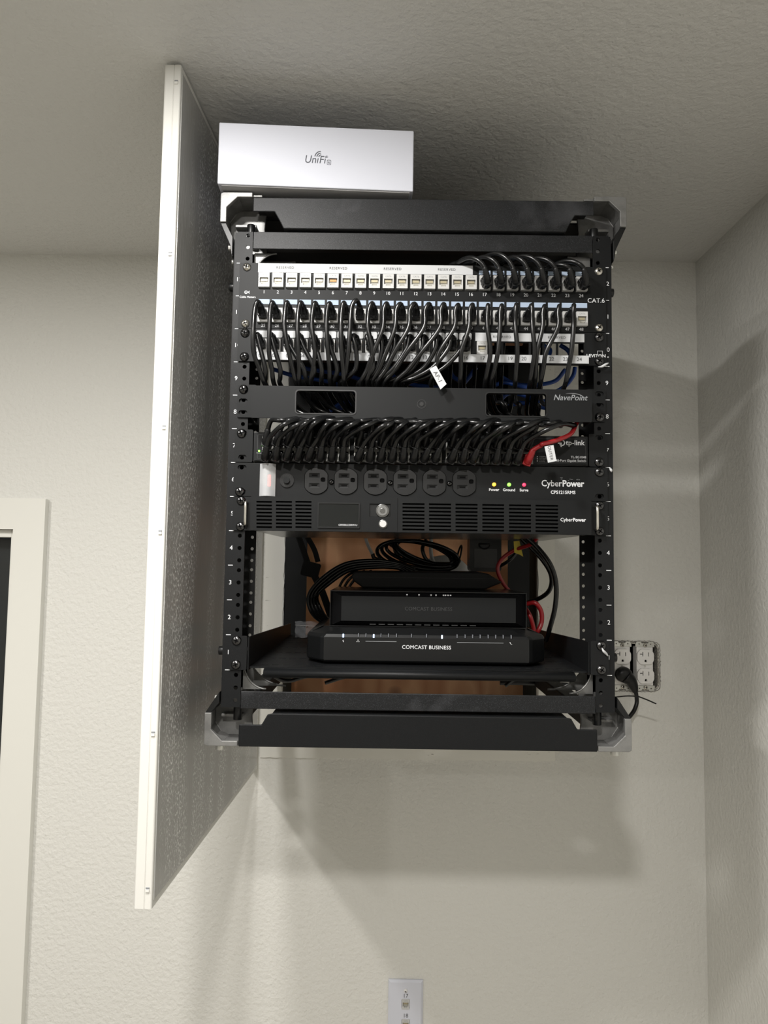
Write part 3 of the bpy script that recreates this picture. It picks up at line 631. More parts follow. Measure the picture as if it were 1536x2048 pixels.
# tray with slots: build flat plate in x-z and lay it down
mt = MB(); hl = []
for r_ in range(6):
    for k in range(9):
        for sg in (-1, 1):
            x = sg*(.20-.014*k); 
            if abs(x) > .08: hl.append(slot(x, .024+r_*.062, .0105, .0042))
plate(mt, [(-.2165, .006), (.2165, .006), (.2165, SD), (-.2165, SD)], hl, -.001, .001, 'rackblack')
mb = MB(); 
for v in mt.v: mb.v.append(Vector((v.x, v.z, SZ-.001+v.y)))
mb.f = [list(f) for f in mt.f]; mb.m = list(mt.m); mb.sm = list(mt.sm); mb.mats = list(mt.mats)
mb.build('tray', sh, recalc=False)
for sg in (-1, 1): MB().prism([(0, .0), (0, U-.003), (.02, U-.003), (SD, .0245), (SD, .0)], *sorted((sg*.2185, sg*.2168)), 'rackblack', axis='x').build('side_flange', sh)
lip = [(.010, SZ-.0005), (-.002, SZ-.0008), (-.0085, SZ-.0030), (-.0100, SZ-.0060), (-.0085, SZ-.0095), (-.002, SZ-.0125), (.004, SZ-.0127), (.010, SZ-.0040)]
MB().prism(lip, -.1965, .1985, 'rackblack', axis='x', smooth=True).build('front_lip', sh)
screws(sh, [(sg*HX, z) for sg in (-1, 1) for z in (.0072, .0375)], -.0026, r=.0062)
# ---------------------------------------------------------------- modems on the shelf
m1 = empty('modem', (0, .12, SZ), 'large low black modem with a row of lights, lying directly on the shelf', 'modem')
Y = .033
pl = lambda e, z0: [(-.1500+e, .068+e*.3), (-.1480+e, .060+e), (-.1290+e, Y+.004+e), (-.1240+e, Y+e), (.1480-e, Y+e), (.1530-e, Y+.004+e), (.1735-e, .060+e), (.1755-e, .068+e*.3), (.1755-e, .225-e), (-.1500+e, .225-e)]
mb = MB(); lv = [(.002, SZ+.0035), (0, SZ+.006), (0, .0400), (.0028, .0436), (.020, .0505)]
vs = []; n = 10
for e, z in lv: vs += [(x, y, z) for x, y in pl(e, z)]
fs = [[k*n+j, k*n+(j+1) % n, (k+1)*n+(j+1) % n, (k+1)*n+j] for k in range(len(lv)-1) for j in range(n)]+[list(range(n))[::-1], [len(vs)-n+j for j in range(n)]]
mb.add(vs, fs, 'black'); mb.box(-.125, .148, .05, .20, SZ+.0001, SZ+.0035, 'matblack'); mb.build('body', m1, bevel=.0012)
mb = MB(); c = at(853, 1295, Y)
text(mb, 'COMCAST BUSINESS', .0068, c.x, c.z, Y-.0002, 'print', bold=.008, space=1.05)
for a, b in ((731, 793), (914, 1007)): p, q = at(a, 1282.5+.013*(a-731), Y), at(b, 1282.5+.013*(b-731), Y); mb.box(p.x, q.x, Y-.0003, Y-.0001, p.z-.0003, p.z+.0003, 'greyprint')
c = at(686.5, 1282, Y); mb.prism([(c.x, c.z+.002), (c.x-.001, c.z-.0002), (c.x, c.z), (c.x, c.z-.002), (c.x+.001, c.z+.0002), (c.x, c.z)], Y-.0003, Y-.0001, 'print')
c = at(716, 1282, Y)
for dx, dz in ((0, .0012), (-.0013, -.0008), (.0013, -.0008)): mb.box(c.x+dx-.0005, c.x+dx+.0005, Y-.0003, Y-.0001, c.z+dz-.0005, c.z+dz+.0005, 'print')
c = at(1022, 1287, Y); mb.tube([(c.x-.0014, Y-.0002, c.z+.0016), (c.x-.0008, Y-.0002, c.z-.0004), (c.x+.0014, Y-.0002, c.z-.0014)], [.0005, .0003, .0005], 'print', 6)
mb.build('lettering', m1, recalc=False)
for px in (686.5, 747.5, 884): c = at(px, 1271+.012*(px-686), Y); MB().box(c.x-.0009, c.x+.0009, Y-.0006, Y+.001, c.z-.0025, c.z+.0020, 'blueled').build('status_light', m1, bevel=.0003)
for px in (717, 732, 762, 777, 793, 823, 853, 914, 930, 945, 960, 976, 991, 1006, 1022): c = at(px, 1267+.012*(px-686), Y+.002); MB().box(c.x-.0005, c.x+.0005, Y-.0004, Y+.0035, c.z-.0038, c.z+.0006, 'dimled').build('status_light', m1)
m2 = empty('modem', (0, .14, .0508), 'smaller black box-shaped modem stacked on top of the large one', 'modem')
x0, x1, z0, z1 = -.1195, .1515, .0512, .0998; Y2 = .062
mb = MB(); fa = [(x0, Y2+.010, z0), (x1, Y2+.010, z0), (x1, Y2+.010, z1), (x0, Y2+.010, z1)]; ia = [(x0+.016, Y2, z0+.0080), (x1-.016, Y2, z0+.0080), (x1-.016, Y2, z1-.0070), (x0+.016, Y2, z1-.0070)]
ba = [(x0, .22, z0), (x1, .22, z0), (x1, .22, z1), (x0, .22, z1)]
mb.add(fa+ba, [(0, 1, 5, 4), (1, 2, 6, 5), (2, 3, 7, 6), (3, 0, 4, 7), (4, 5, 6, 7)], 'gloss'); mb.add(fa+ia, [(0, 1, 5, 4), (1, 2, 6, 5), (2, 3, 7, 6), (3, 0, 4, 7)], 'gloss'); mb.add(ia, [(0, 1, 2, 3)], 'faceblack')
plate(mb, [(x0, z0), (x1, z0), (x1, z1), (x0, z1)], [[(x0+.0009, z0+.0009), (x1-.0009, z0+.0009), (x1-.0009, z1-.0009), (x0+.0009, z1-.0009)]], Y2+.0055, Y2+.0099, 'black')
for k in range(12): x = x0+.055+k*.0125; mb.box(x, x+.0085, Y2+.0035, Y2+.0058, z0+.0028, z0+.0040, 'dimprint')
mb.build('body', m2, recalc=False)
mb = MB(); text(mb, 'COMCAST BUSINESS', .0068, (x0+x1)/2, (z0+z1)/2+.001, Y2-.0003, 'dimprint', space=1.05)
for px in (814, 838, 862, 872, 887, 891, 896, 901): c = at(px, 1190, Y2+.003); mb.box(c.x-.0009, c.x+.0009, Y2+.002, Y2+.0035, z1-.0048, z1-.0036, 'print')
mb.build('lettering', m2, recalc=False)
rtr = empty('router', (.02, .2, .0995), 'flat black six-sided router lying behind and above the stacked modems', 'router')
hexa = [(-.0955, .1195), (-.0900, .1250), (.1010, .1265), (.1130, .1240), (.1343, .1112), (.1080, .1003), (-.0780, .1003), (-.0930, .1110)]
MB().prism(hexa, .165, .29, 'matblack').build('body', rtr, bevel=.0025, seg=3)
MB().prism([(-.0945, .1168), (.1265, .1168), (.1265, .1162), (-.0945, .1162)], .1640, .1650, 'black').build('seam', rtr)
# ---------------------------------------------------------------- power adapter, cords and clutter behind
ad = empty('power_adapter', at(970, 1143, .30), 'black rectangular power adapter with a hanging ring, above the right end of the modems', 'power adapter')
a, b = at(939, 1143, .30), at(1003, 1062, .30)
plate(MB(), rrect(a.x, b.x, a.z, b.z+.012, .006), [], .30, .335, 'black').build('case', ad, bevel=.0015)
a2, b2 = at(948, 1135, .30), at(994, 1098, .30); plate(MB(), rrect(a2.x, b2.x, a2.z, b2.z, .0015), [], .2985, .30, 'adapterplate').build('label_plate', ad, bevel=.0005)
c = at(969, 1088, .30); MB().tube([(c.x+.0095*cos(t), .2975, c.z+.0085*sin(t)) for t in [R(q) for q in range(180, 366, 12)]]+[(c.x-.0095, .2975, c.z)], .0011, 'faceblack', 8).build('hanging_ring', ad)
def cable(name, pts, r, m, label, cat='cable', group=None, k=8, n=10):
    P = cr([at(*p) for p in pts], k); o = MB().tube(P, r, m, n).build(name, loc=P[0]); tag(o, label, cat, group); return o
# left bundle of looped cords
for k in range(4):
    d = k*5
    cable('power_cable', [(830-d, 1140+d*.5, .25), (795, 1127+d*.6, .25), (745, 1121+d*.9, .24), (690+d*.5, 1128+d*.9, .23), (645+d*.8, 1156+d*.8, .22+k*.004), (618+d*1.1, 1190, .215+k*.004), (622+d*1.2, 1222-d*.4, .215), (644+d, 1243-d*.2, .235), (680+d, 1248, .26)], .0031, 'cord', 'looped black cord in the bundle left of the modems', 'cord', 'looped black cords left of the modems')
for k in range(3):
    cable('power_cable', [(715+k*14, 1142, .26), (700+k*12, 1148, .25), (685+k*11, 1162, .25), (676+k*9, 1185, .25), (676+k*9, 1215, .26)], .0022, 'cord', 'thin black cord dropping behind the box-shaped modem', 'cord', 'thin black cords behind the box-shaped modem')
# coil, tied
for k in range(5):
    pts = []; ex, ez = 82-k*random.uniform(3, 9), 30-k*random.uniform(1, 5)
    for t in range(0, 361, 24): pts.append((836+k*3+ex*cos(R(t)), 1112-k*2+ez*sin(R(t)+.15+k*.12)+(5*cos(R(t))), .30+.010*sin(R(t*2+k*60))+.004*k))
    cable('coiled_cable', pts, .0033, 'cord', 'loop of the tied black cable coil above the router', 'cable', 'loops of the black cable coil above the router', k=4)
o = MB(); c = at(918, 1112, .30); tt = [(c.x+.004*cos(t), .303+.026*sin(t), c.z+.018*cos(t)) for t in [R(q) for q in range(0, 361, 20)]]
o.tube(tt, .0016, 'matblack', 8); o = o.build('cable_tie', loc=c); tag(o, 'black tie wrapped round the right end of the cable coil', 'cable tie')
for k, (p) in enumerate([[(775, 1085, .32), (800, 1100, .32), (850, 1125, .33), (890, 1138, .33)], [(800, 1080, .33), (790, 1100, .33), (812, 1130, .33), (846, 1146, .32)], [(852, 1080, .34), (845, 1100, .33), (860, 1125, .33), (905, 1128, .33)], [(745, 1108, .31), (752, 1118, .31), (790, 1130, .31), (835, 1138, .31)]]):
    cable('coiled_cable', p, .0035, 'cord', 'black cord crossing inside the cable coil above the router', 'cable', 'black cords crossing the cable coil')
# strap with buckle
st = empty('cable_strap', at(622, 1140, .32), 'black webbing strap with a square buckle hanging left of the modems', 'strap')
def band(pts, wd, th, m):
    mb = MB(); P = cr([at(*p) for p in pts], 6); vs = []
    for i, p in enumerate(P):
        t = (P[min(i+1, len(P)-1)]-P[max(i-1, 0)]).normalized(); s = t.cross(Vector((0, 1, 0))).normalized()*wd/2
        vs += [p+s, p-s, p-s+Vector((0, th, 0)), p+s+Vector((0, th, 0))]
    fs = []
    for i in range(len(P)-1):
        for j in range(4): fs.append((4*i+j, 4*i+(j+1) % 4, 4*i+4+(j+1) % 4, 4*i+4+j))
    fs += [(3, 2, 1, 0), tuple(len(vs)-4+j for j in range(4))]
    return mb.add(vs, fs, m)
band([(596, 1070, .32), (606, 1098, .32), (616, 1128, .32)], .010, .002, 'matblack').build('strap', st)
band([(612, 1070, .335), (628, 1098, .335), (636, 1124, .335)], .009, .002, 'matblack').build('strap', st)
band([(628, 1150, .32), (645, 1185, .32), (664, 1240, .32)], .012, .002, 'matblack').build('strap', st)
cb = at(621, 1139, .315); mb = MB(); plate(mb, rrect(-.0155, .0155, -.013, .013, .003), [], 0, .009, 'matblack')
o = mb.build('buckle', bevel=.001); o.parent = st; o.location = cb-parent_world(st); o.rotation_euler = (0, R(14), 0)
# right side cords
cable('power_cable', [(1030, 1066, .20), (1058, 1092, .20), (1085, 1120, .19), (1102, 1150, .19), (1100, 1178, .20), (1082, 1195, .22), (1050, 1207, .25)], .0036, 'cord', 'black cord curving back behind the modem from the right', 'cord')
cable('power_cable', [(1040, 1066, .18), (1072, 1092, .18), (1100, 1128, .17), (1112, 1168, .17), (1110, 1215, .17), (1098, 1262, .18), (1092, 1280, .2)], .0038, 'cord', 'outermost black cord falling to the right end of the shelf', 'cord')
cable('power_cable', [(1038, 1098, .28), (1022, 1118, .28), (1004, 1130, .29), (996, 1133, .30)], .0030, 'cord', 'short black cord leaving the right side of the power adapter', 'cord')
cable('patch_cable', [(1082, 1066, .17), (1062, 1088, .19), (1030, 1100, .21), (1005, 1117, .22), (995, 1138, .22), (1005, 1165, .22), (1025, 1190, .22), (1032, 1200, .23)], .0031, 'red', 'red cable curving down behind the router on the right', 'cable')
cable('patch_cable', [(1052, 1208, .19), (1070, 1206, .18), (1082, 1222, .18), (1083, 1245, .18), (1074, 1265, .18), (1062, 1275, .2)], .0036, 'red', 'red cable loop beside the right end of the box-shaped modem', 'cable')
cable('patch_cable', [(1050, 1215, .23), (1060, 1232, .22), (1067, 1256, .22), (1070, 1275, .22)], .0034, 'red', 'short red cable hanging inside the red loop', 'cable')
c = at(1035, 1098, .205); mb = MB(); mb.prism([(-.006, .012), (.003, .013), (.009, -.012), (.004, -.009), (-.005, -.006)], 0, .0006, 'yellow'); o = mb.build('cable_tag', loc=None); o.location = c; tag(o, 'small yellow warning tag on the red cable', 'tag')
cable('patch_cable', [(728, 1066, .40), (736, 1090, .40), (750, 1118, .40), (760, 1135, .40)], .0030, 'whitecord', 'thin white cable in front of the plywood', 'cable')
cable('patch_cable', [(862, 1080, .38), (862, 1105, .37), (868, 1125, .36), (885, 1138, .36)], .0036, 'whitecord', 'white cable curving behind the black coil', 'cable')
dk = empty('wireless_disc', at(890, 1150, .37), 'pale round plastic unit half hidden behind the cable coil', 'wireless unit')
c = at(888, 1150, .38); mb = MB(); prf = [(.0, -.012), (.02, -.0115), (.040, -.007), (.048, .0), (.046, .006), (0, .008)]; vs = []; n = 32
for q, y in prf: vs += [(c.x+max(q, .0003)*cos(2*pi*j/n), c.y+y, c.z+max(q, .0003)*sin(2*pi*j/n)*.75) for j in range(n)]
mb.add(vs, [(k*n+j, k*n+(j+1) % n, (k+1)*n+(j+1) % n, (k+1)*n+j) for k in range(len(prf)-1) for j in range(n)], 'whitecord', True).build('shell', dk)
# clear bag on the shelf at the left
mb = MB(); a, b = at(590, 1275, .24), at(640, 1243, .24); nx_, nz_ = 9, 5; vs = []
for i in range(nx_+1):
    for j in range(nz_+1): vs.append((a.x+(b.x-a.x)*i/nx_, .24+.006*sin(i*1.7+j*2.3), a.z+(b.z-a.z)*j/nz_))
fs = [(i*(nz_+1)+j, (i+1)*(nz_+1)+j, (i+1)*(nz_+1)+j+1, i*(nz_+1)+j+1) for i in range(nx_) for j in range(nz_)]
mb.add(vs, fs, 'film', True); mb.tube([(a.x, .238, b.z-.006), (b.x, .238, b.z-.008)], .0004, 'whitecord', 5)
o = mb.build('plastic_bag', loc=a, recalc=False); tag(o, 'small clear zip bag standing behind the modems on the left', 'bag')
# below the shelf
for p, l in (([(1010, 1372, .3), (1030, 1358, .3), (1060, 1352, .3), (1100, 1356, .3), (1110, 1360, .3), (1128, 1356, .31)], 'black cord sagging below the right end of the shelf'), ([(650, 1366, .28), (700, 1352, .28), (770, 1350, .29), (850, 1352, .3), (960, 1354, .3)], 'black cord lying flat below the middle of the shelf'), ([(545, 1352, .25), (575, 1362, .26), (620, 1352, .27), (690, 1352, .28)], 'thin black cord below the left end of the shelf')):
    cable('power_cable', p, .0032, 'cord', l, 'cord')
# ---------------------------------------------------------------- blue cables behind the panels
spec = [[(600, 735, .10), (640, 742, .10), (700, 752, .11), (740, 775, .12), (700, 810, .13), (660, 820, .14)], [(545, 738, .09), (590, 752, .09), (660, 764, .10), (700, 780, .10), (780, 800, .10)],
 [(900, 735, .09), (905, 752, .09), (925, 768, .09), (935, 800, .1)], [(952, 735, .08), (940, 752, .08), (925, 772, .08), (918, 800, .09)], [(1000, 752, .11), (1030, 768, .11), (1070, 770, .11), (1110, 762, .11), (1130, 740, .12)],
 [(1000, 800, .12), (1020, 786, .12), (1050, 792, .12), (1075, 802, .12), (1110, 800, .12)], [(1010, 815, .11), (1040, 806, .11), (1070, 812, .11), (1100, 818, .11)], [(990, 770, .1), (1010, 765, .1), (1040, 772, .1), (1062, 775, .11), (1085, 765, .12)],
 [(660, 822, .12), (680, 808, .12), (700, 805, .12), (720, 812, .12)], [(1150, 735, .1), (1146, 752, .1), (1130, 772, .11), (1100, 790, .12)], [(780, 735, .12), (790, 755, .12), (830, 770, .12), (880, 775, .12)], [(1120, 690, .06), (1135, 700, .06), (1140, 712, .06), (1130, 725, .06)], [(1085, 690, .05), (1100, 700, .05), (1095, 718, .05)]]
for p in spec: cable('network_cable', p, .0031, 'blue', 'blue network cable behind the patch panels', 'cable', 'blue network cables behind the patch panels')
# ---------------------------------------------------------------- patch cables
def connector_mesh():
    return MB().box(-.0056, .0056, -.012, .006, -.0050, .0050, 'boot').box(-.0030, .0030, -.0140, -.004, .0050, .0066, 'boot')
def boot_mesh(kind):
    """strain relief, origin at the port mouth, leaving towards -y; 'up' bends upward, 'out' goes straight out"""
    mb = MB()
    if kind == 'up': P = cr([(0, -.006, -.0035), (0, -.013, -.0035), (0, -.019, .000), (0, -.0225, .006), (0, -.0245, .0120)], 5)
    else: P = cr([(0, -.008, .0), (0, -.014, .0003), (0, -.020, .0012), (0, -.026, .0028)], 5)
    n = len(P); rs = []
    for i in range(n):
        t = i/(n-1); r = .0062*(1-t)+.0040*t
        if t > .35 and i % 2: r -= .0008
        rs.append(r)
    mb.tube(P, rs, 'boot', 10)
    if kind == 'up': mb.box(-.0050, .0050, -.0165, -.0080, -.0085, .0010, 'boot')
    return mb, P[-1]
_o = connector_mesh().build('connector', bevel=.0008); CNM = _o.data; MODS = True
CN_OBJ = _o
bm_u, EU = boot_mesh('up'); BU = bm_u.build('boot'); bm_o, EO = boot_mesh('out'); BO = bm_o.build('boot')
PROTO = [CN_OBJ, BU, BO]
RB = MB(); RBo = None
def plug(parent, pos, kind, rotx=0, roty=0, red=False):
    """connector + boot as children of the cable; returns the end of the boot"""
    pw = parent_world(parent)
    for src in (CN_OBJ, BU if kind == 'up' else BO):
        o = src.copy(); C.objects.link(o)
        if red: o.data = src.data.copy(); o.data.materials.clear(); o.data.materials.append(MT['red'])
        o.parent = parent; o.location = Vector(pos)-pw; o.rotation_euler = (rotx, roty, 0)
    e = Matrix.Rotation(roty, 3, 'Y') @ Matrix.Rotation(rotx, 3, 'X') @ (EU if kind == 'up' else EO)
    return Vector(pos)+e
cab = []   # (kind, port index, root, path from the panel to the manager, x where it enters)
ROW2 = {25: (507, 507, 531), 26: (539, 538, 549), 27: (569, 577, 594), 28: (595, 597, 600), 29: (624, 630, 622), 30: (653, 656, 662), 31: (682, 683, 690), 32: (700, 697, 688), 33: (736, 745, 735), 34: (766, 748, 722), 35: (790, 773, 745), 36: (817, 790, 755), 37: (848, 815, 768), 38: (880, 845, 790), 39: (909, 880, 862), 40: (938, 923, 921), 41: (975, 981, 970), 42: (1000, 996, 982), 43: (1031, 1035, 1030), 44: (1065, 1069, 1059), 45: (1085, 1074, 1069), 46: (1116, 1093, 1080), 47: (1147, 1143, 1130)}
for k, (a, b, c) in ROW2.items():
    i = k-25; pos = Vector((port_x(i), -.004, ZR2-.001)); d = random.uniform(-.002, .002)
    root = empty('patch_cable', pos, f'black patch cable hanging from port {k} in the lower row of the two-row patch panel', 'cable', 'black patch cables')
    up_ = .004 if k == 32 else 0
    e = plug(root, pos, 'out', rotx=-.12+d*20, roty=0)
    a0 = at(a, 645, -.040)
    pts = [e+Vector((0, .006, -.0008)), e, e+Vector(((a0.x-pos.x)*.35, -.008, .0005+up_)), Vector((pos.x+(a0.x-pos.x)*.85, -.0385, ZR2-.0045+up_)), at(a, 655, -.041+d), at(b, 702, -.038+d), at((b+c)/2, 738, -.031+d), at(c, 770, -.020+d*2), None]
    cab.append(['A', k, root, pts, c])
LV = {1: (530, 532), 2: (560, 561), 3: (606, 617), 4: (628, 620), 5: (643, 644), 6: (674, 668), 7: (691, 691), 8: (712, 679), 9: (746, 721), 10: (756, 716), 11: (770, 727), 12: (788, 741), 13: (826, 770), 14: (848, 782), 15: (865, 798), 16: (888, 812)}
for k, (b, c) in LV.items():
    x = px2(k-1); pos = Vector((x, -.004, ZL)); d = random.uniform(-.002, .002)
    root = empty('patch_cable', pos, f'black patch cable hanging from port {k} of the single-row patch panel', 'cable', 'black patch cables')
    e = plug(root, pos, 'out', rotx=-.10)
    m_ = at(b, 735, -.030+d)
    pts = [e+Vector((0, .006, -.0006)), e, e+Vector((-.001 if k < 8 else -.004, -.005, -.0012)), Vector((x*.7+m_.x*.3, -.034, ZL-.011)), m_, at((b+c)/2, 755, -.024+d), at(c, 770, -.014+d), None]
    cab.append(['B', k, root, pts, c])
LOOP = {17: (933, 515), 18: (962, 514), 19: (982, 507), 20: (1022, 514), 21: (1036, 512), 22: (1064, 516), 23: (1100, 531), 24: (1116, 522)}
for k, (tx, ty) in LOOP.items():
    x = port_x(k-1); pos = Vector((x, -.004, ZR1-.001))
    root = empty('patch_cable', pos, f'black patch cable from port {k} looping up and back over the top patch panel', 'cable', 'black patch cables')
    e = plug(root, pos, 'up', roty=-.30)
    px_e = 840+[479, 580, 690, 785, 890, 1005, 1100, 1183][k-17]/3.657
    tx2 = (px_e+tx)/2+8
    B_ = at(tx-34, ty+25, .014); hh = at(tx, ty, -.020).z-(e.z+B_.z)/2
    pts = [e+Vector((.001, .001, -.004)), e]+[Vector((e.x+(B_.x-e.x)*t**1.1, e.y+(B_.y-e.y)*t**1.5-.006*sin(pi*t), e.z+(B_.z-e.z)*t+hh*sin(pi*t)**.9)) for t in (.18, .38, .58, .8)]+[B_, Vector((at(tx-24, 600, .05).x, .055, .49)), Vector((at(tx-30, 700, .05).x, .060, .42)), Vector((at(tx-34, 780, .04).x, .040, .365)), None]
    cab.append(['C', k, root, pts, (tx-34)])
# share the switch ports out from left to right
cab.sort(key=lambda q: q[4]+(0 if q[0] != 'C' else 20))
slots_ = []
for i in range(24): slots_ += [(i, 1), (i, 0)]
slots_ = [s for s in slots_ if s != (23, 0)]
AP = None
for (kind, k, root, pts, xin), (i, upper) in zip(cab, slots_):
    xs = SWX[i]; z = ZT if upper else ZB-.001
    pos = Vector((xs, -.0060, z)); ry = random.uniform(.08, .5)
    e = plug(root, pos, 'up', rotx=-.05 if upper else .12, roty=ry)
    sh_ = random.uniform(.040, .066) + (.008 if not upper else 0)
    sh_ = min(sh_, .221-xs)
    xo = xs+sh_; dy = random.uniform(-.004, .004); dz = random.uniform(-.002, .0028)
    pts.pop(); last = pts[-1]
    back = kind == 'C'
    xin_ = last.x
    yb_ = random.uniform(.022, .055)
    pts += [Vector((xin_*.8+xo*.2, yb_*.5, .352)), Vector((xin_*.5+xo*.5, yb_, .341)), Vector((xo+.008, yb_*.5, .3265)), Vector((xo+.002, -.018+dy, .3190+dz))]
    q_ = Vector((sin(ry), -.35, cos(ry)))
    pts += [Vector((xo-.22*sh_, -.038+dy, .3170+dz)), Vector((xs+.45*sh_, -.052+dy-(0 if upper else .007), (.3125 if upper else .3065)+dz*.5)), e+q_*.0105+Vector((.003, -.004, 0)), e, e-q_*.003]
    P = cr(pts, 6)
    MB().tube(P, .0030, 'cord', 9).build('cord', root)
    if kind == 'B' and k == 15: AP = root
for o in PROTO: pass
# the red cable in the last port
xs = SWX[23]; pos = Vector((xs, -.006, ZB-.001))
root = empty('patch_cable', pos, 'red patch cable in the last port of the switch, wearing a ROUTER flag', 'cable')
e = plug(root, pos, 'up', rotx=.15, roty=.35, red=True)
P = cr([e+Vector((-.001, .0015, -.004)), e, e+Vector((.010, -.004, .006)), at(1085, 888, -.040), at(1115, 880, -.036), at(1141, 868, -.024), at(1150, 852, -.010), at(1152, 838, .01), at(1120, 820, .06)], 7)
MB().tube(P, .0029, 'red', 10).build('cord', root)
def flag(parent, corners, y, s, size, cen, rot, th=.0004):
    mb = MB(); ps = [at(*c, y) for c in corners]
    mb.prism([(p.x, p.z) for p in ps], y, y+th, 'tape'); c = at(*cen, y)
    text(mb, s, size, c.x, c.z, y-.0002, 'ink', rot=rot, space=1.1)
    return mb.build('label_flag', parent, recalc=False)
flag(root, [(1089, 893), (1107, 890), (1113, 922), (1096, 925.5)], -.062, 'OUTER', .0052, (1100.5, 906), R(78)).__setitem__('label', 'white paper flag printed ROUTER')
flag(AP, [(859, 738), (872, 731), (893, 768), (881, 779)], -.052, 'AP-1', .0072, (875.5, 754), R(60)).__setitem__('label', 'white paper flag printed AP-1')
# ---------------------------------------------------------------- white box on top of the rack
bxr = empty('product_box', (-.1395, .08, .6300), 'white cardboard product box with a grey printed logo, on top of the rack', 'box')
BW, BD, BH = .2475, .2300, .0810
def on_z(px, py, Zp):
    d = fw + rt*((px-768)/F) + up*((1024-py)/F); t = (Zp-CZ)/d.z
    return Vector((CX+t*d.x, -D+t*d.y, Zp))
ZB0 = .6325
cA, cB = on_z(436, 368.5, ZB0), on_z(825, 384.0, ZB0)
ang = math.atan2(cB.y-cA.y, cB.x-cA.x); BW = (cB-cA).xy.length; BH = at(441, 245, cA.y).z-ZB0; zbx = ZB0
bxr.location = (cA.x, cA.y, ZB0)
o = MB().box(-.0008, BW+.0008, -.0006, BD, .0006, BH, 'boxwhite').build('lid', bevel=.0012); o.parent = bxr
o = MB().box(.0035, BW-.0035, .0022, BD-.003, -.0004, .01, 'boxside').build('tray', bevel=.0008); o.parent = bxr
mb = MB(); cx_ = BW*.5; cz_ = BH*.455
text(mb, 'Un', .0150, cx_-.0162, cz_, -.0008, 'logo', 'LEFT', shear=.18, sx=.88); text(mb, '\u0131', .0150, cx_-.0003, cz_, -.0008, 'logo', 'LEFT', shear=.18, sx=.88); text(mb, 'Fi', .0150, cx_+.0030, cz_, -.0008, 'logo', 'LEFT', shear=.18, sx=.88)
for r_ in (.0032, .0058, .0084):
    mb.tube([(cx_+.0062+r_*cos(R(t)), -.0008, cz_+.0040+r_*sin(R(t))*.95) for t in range(95, 185, 10)], .00055, 'logo', 5)
text(mb, '®', .0045, cx_+.0135, cz_+.0045, -.0008, 'logo')
plate(mb, rrect(cx_+.0140, cx_+.0192, cz_-.0062, cz_+.0006, .0010), [rrect(cx_+.0144, cx_+.0188, cz_-.0058, cz_+.0002, .0008)], -.0010, -.0007, 'logo'); text(mb, '6', .0056, cx_+.0166, cz_-.0030, -.0008, 'logo')
o = mb.build('printed_logo', recalc=False); o.parent = bxr
bxr.rotation_euler = (0, 0, ang)
# ---------------------------------------------------------------- outlets on the back wall
jb = empty('junction_box', ((JX0+JX1)/2, W+.03, JZ0), 'double junction box set into a rough-cut hole in the wall', 'outlet box')
mb = MB(); plate(mb, rrect(JX0+.001, JX1-.001, JZ0+.001, JZ1-.001, .015), [rrect(JX0+.004, JX1-.004, JZ0+.004, JZ1-.004, .012)], W-.001, W+.05, 'jbox'); mb.box(JX0+.002, JX1-.002, W+.05, W+.052, JZ0+.002, JZ1-.002, 'deepblack')
mb.build('shell', jb, recalc=False)
mb = MB()   # ragged plaster lip
pts = rrect(JX0-.0015, JX1+.0015, JZ0-.0015, JZ1+.0015, .016, 8); P = []
for k in range(len(pts)):
    a, b = pts[k], pts[(k+1) % len(pts)]; m_ = max(1, int(math.dist(a, b)/.003))
    for j in range(m_): P.append((a[0]+(b[0]-a[0])*j/m_+random.uniform(-.001, .001), W-.0008+random.uniform(0, .0006), a[1]+(b[1]-a[1])*j/m_+random.uniform(-.001, .001)))
mb.tube(P+[P[0]], [random.uniform(.0004, .0012) for _ in range(len(P)+1)], 'jbox', 6).build('plaster_lip', jb)
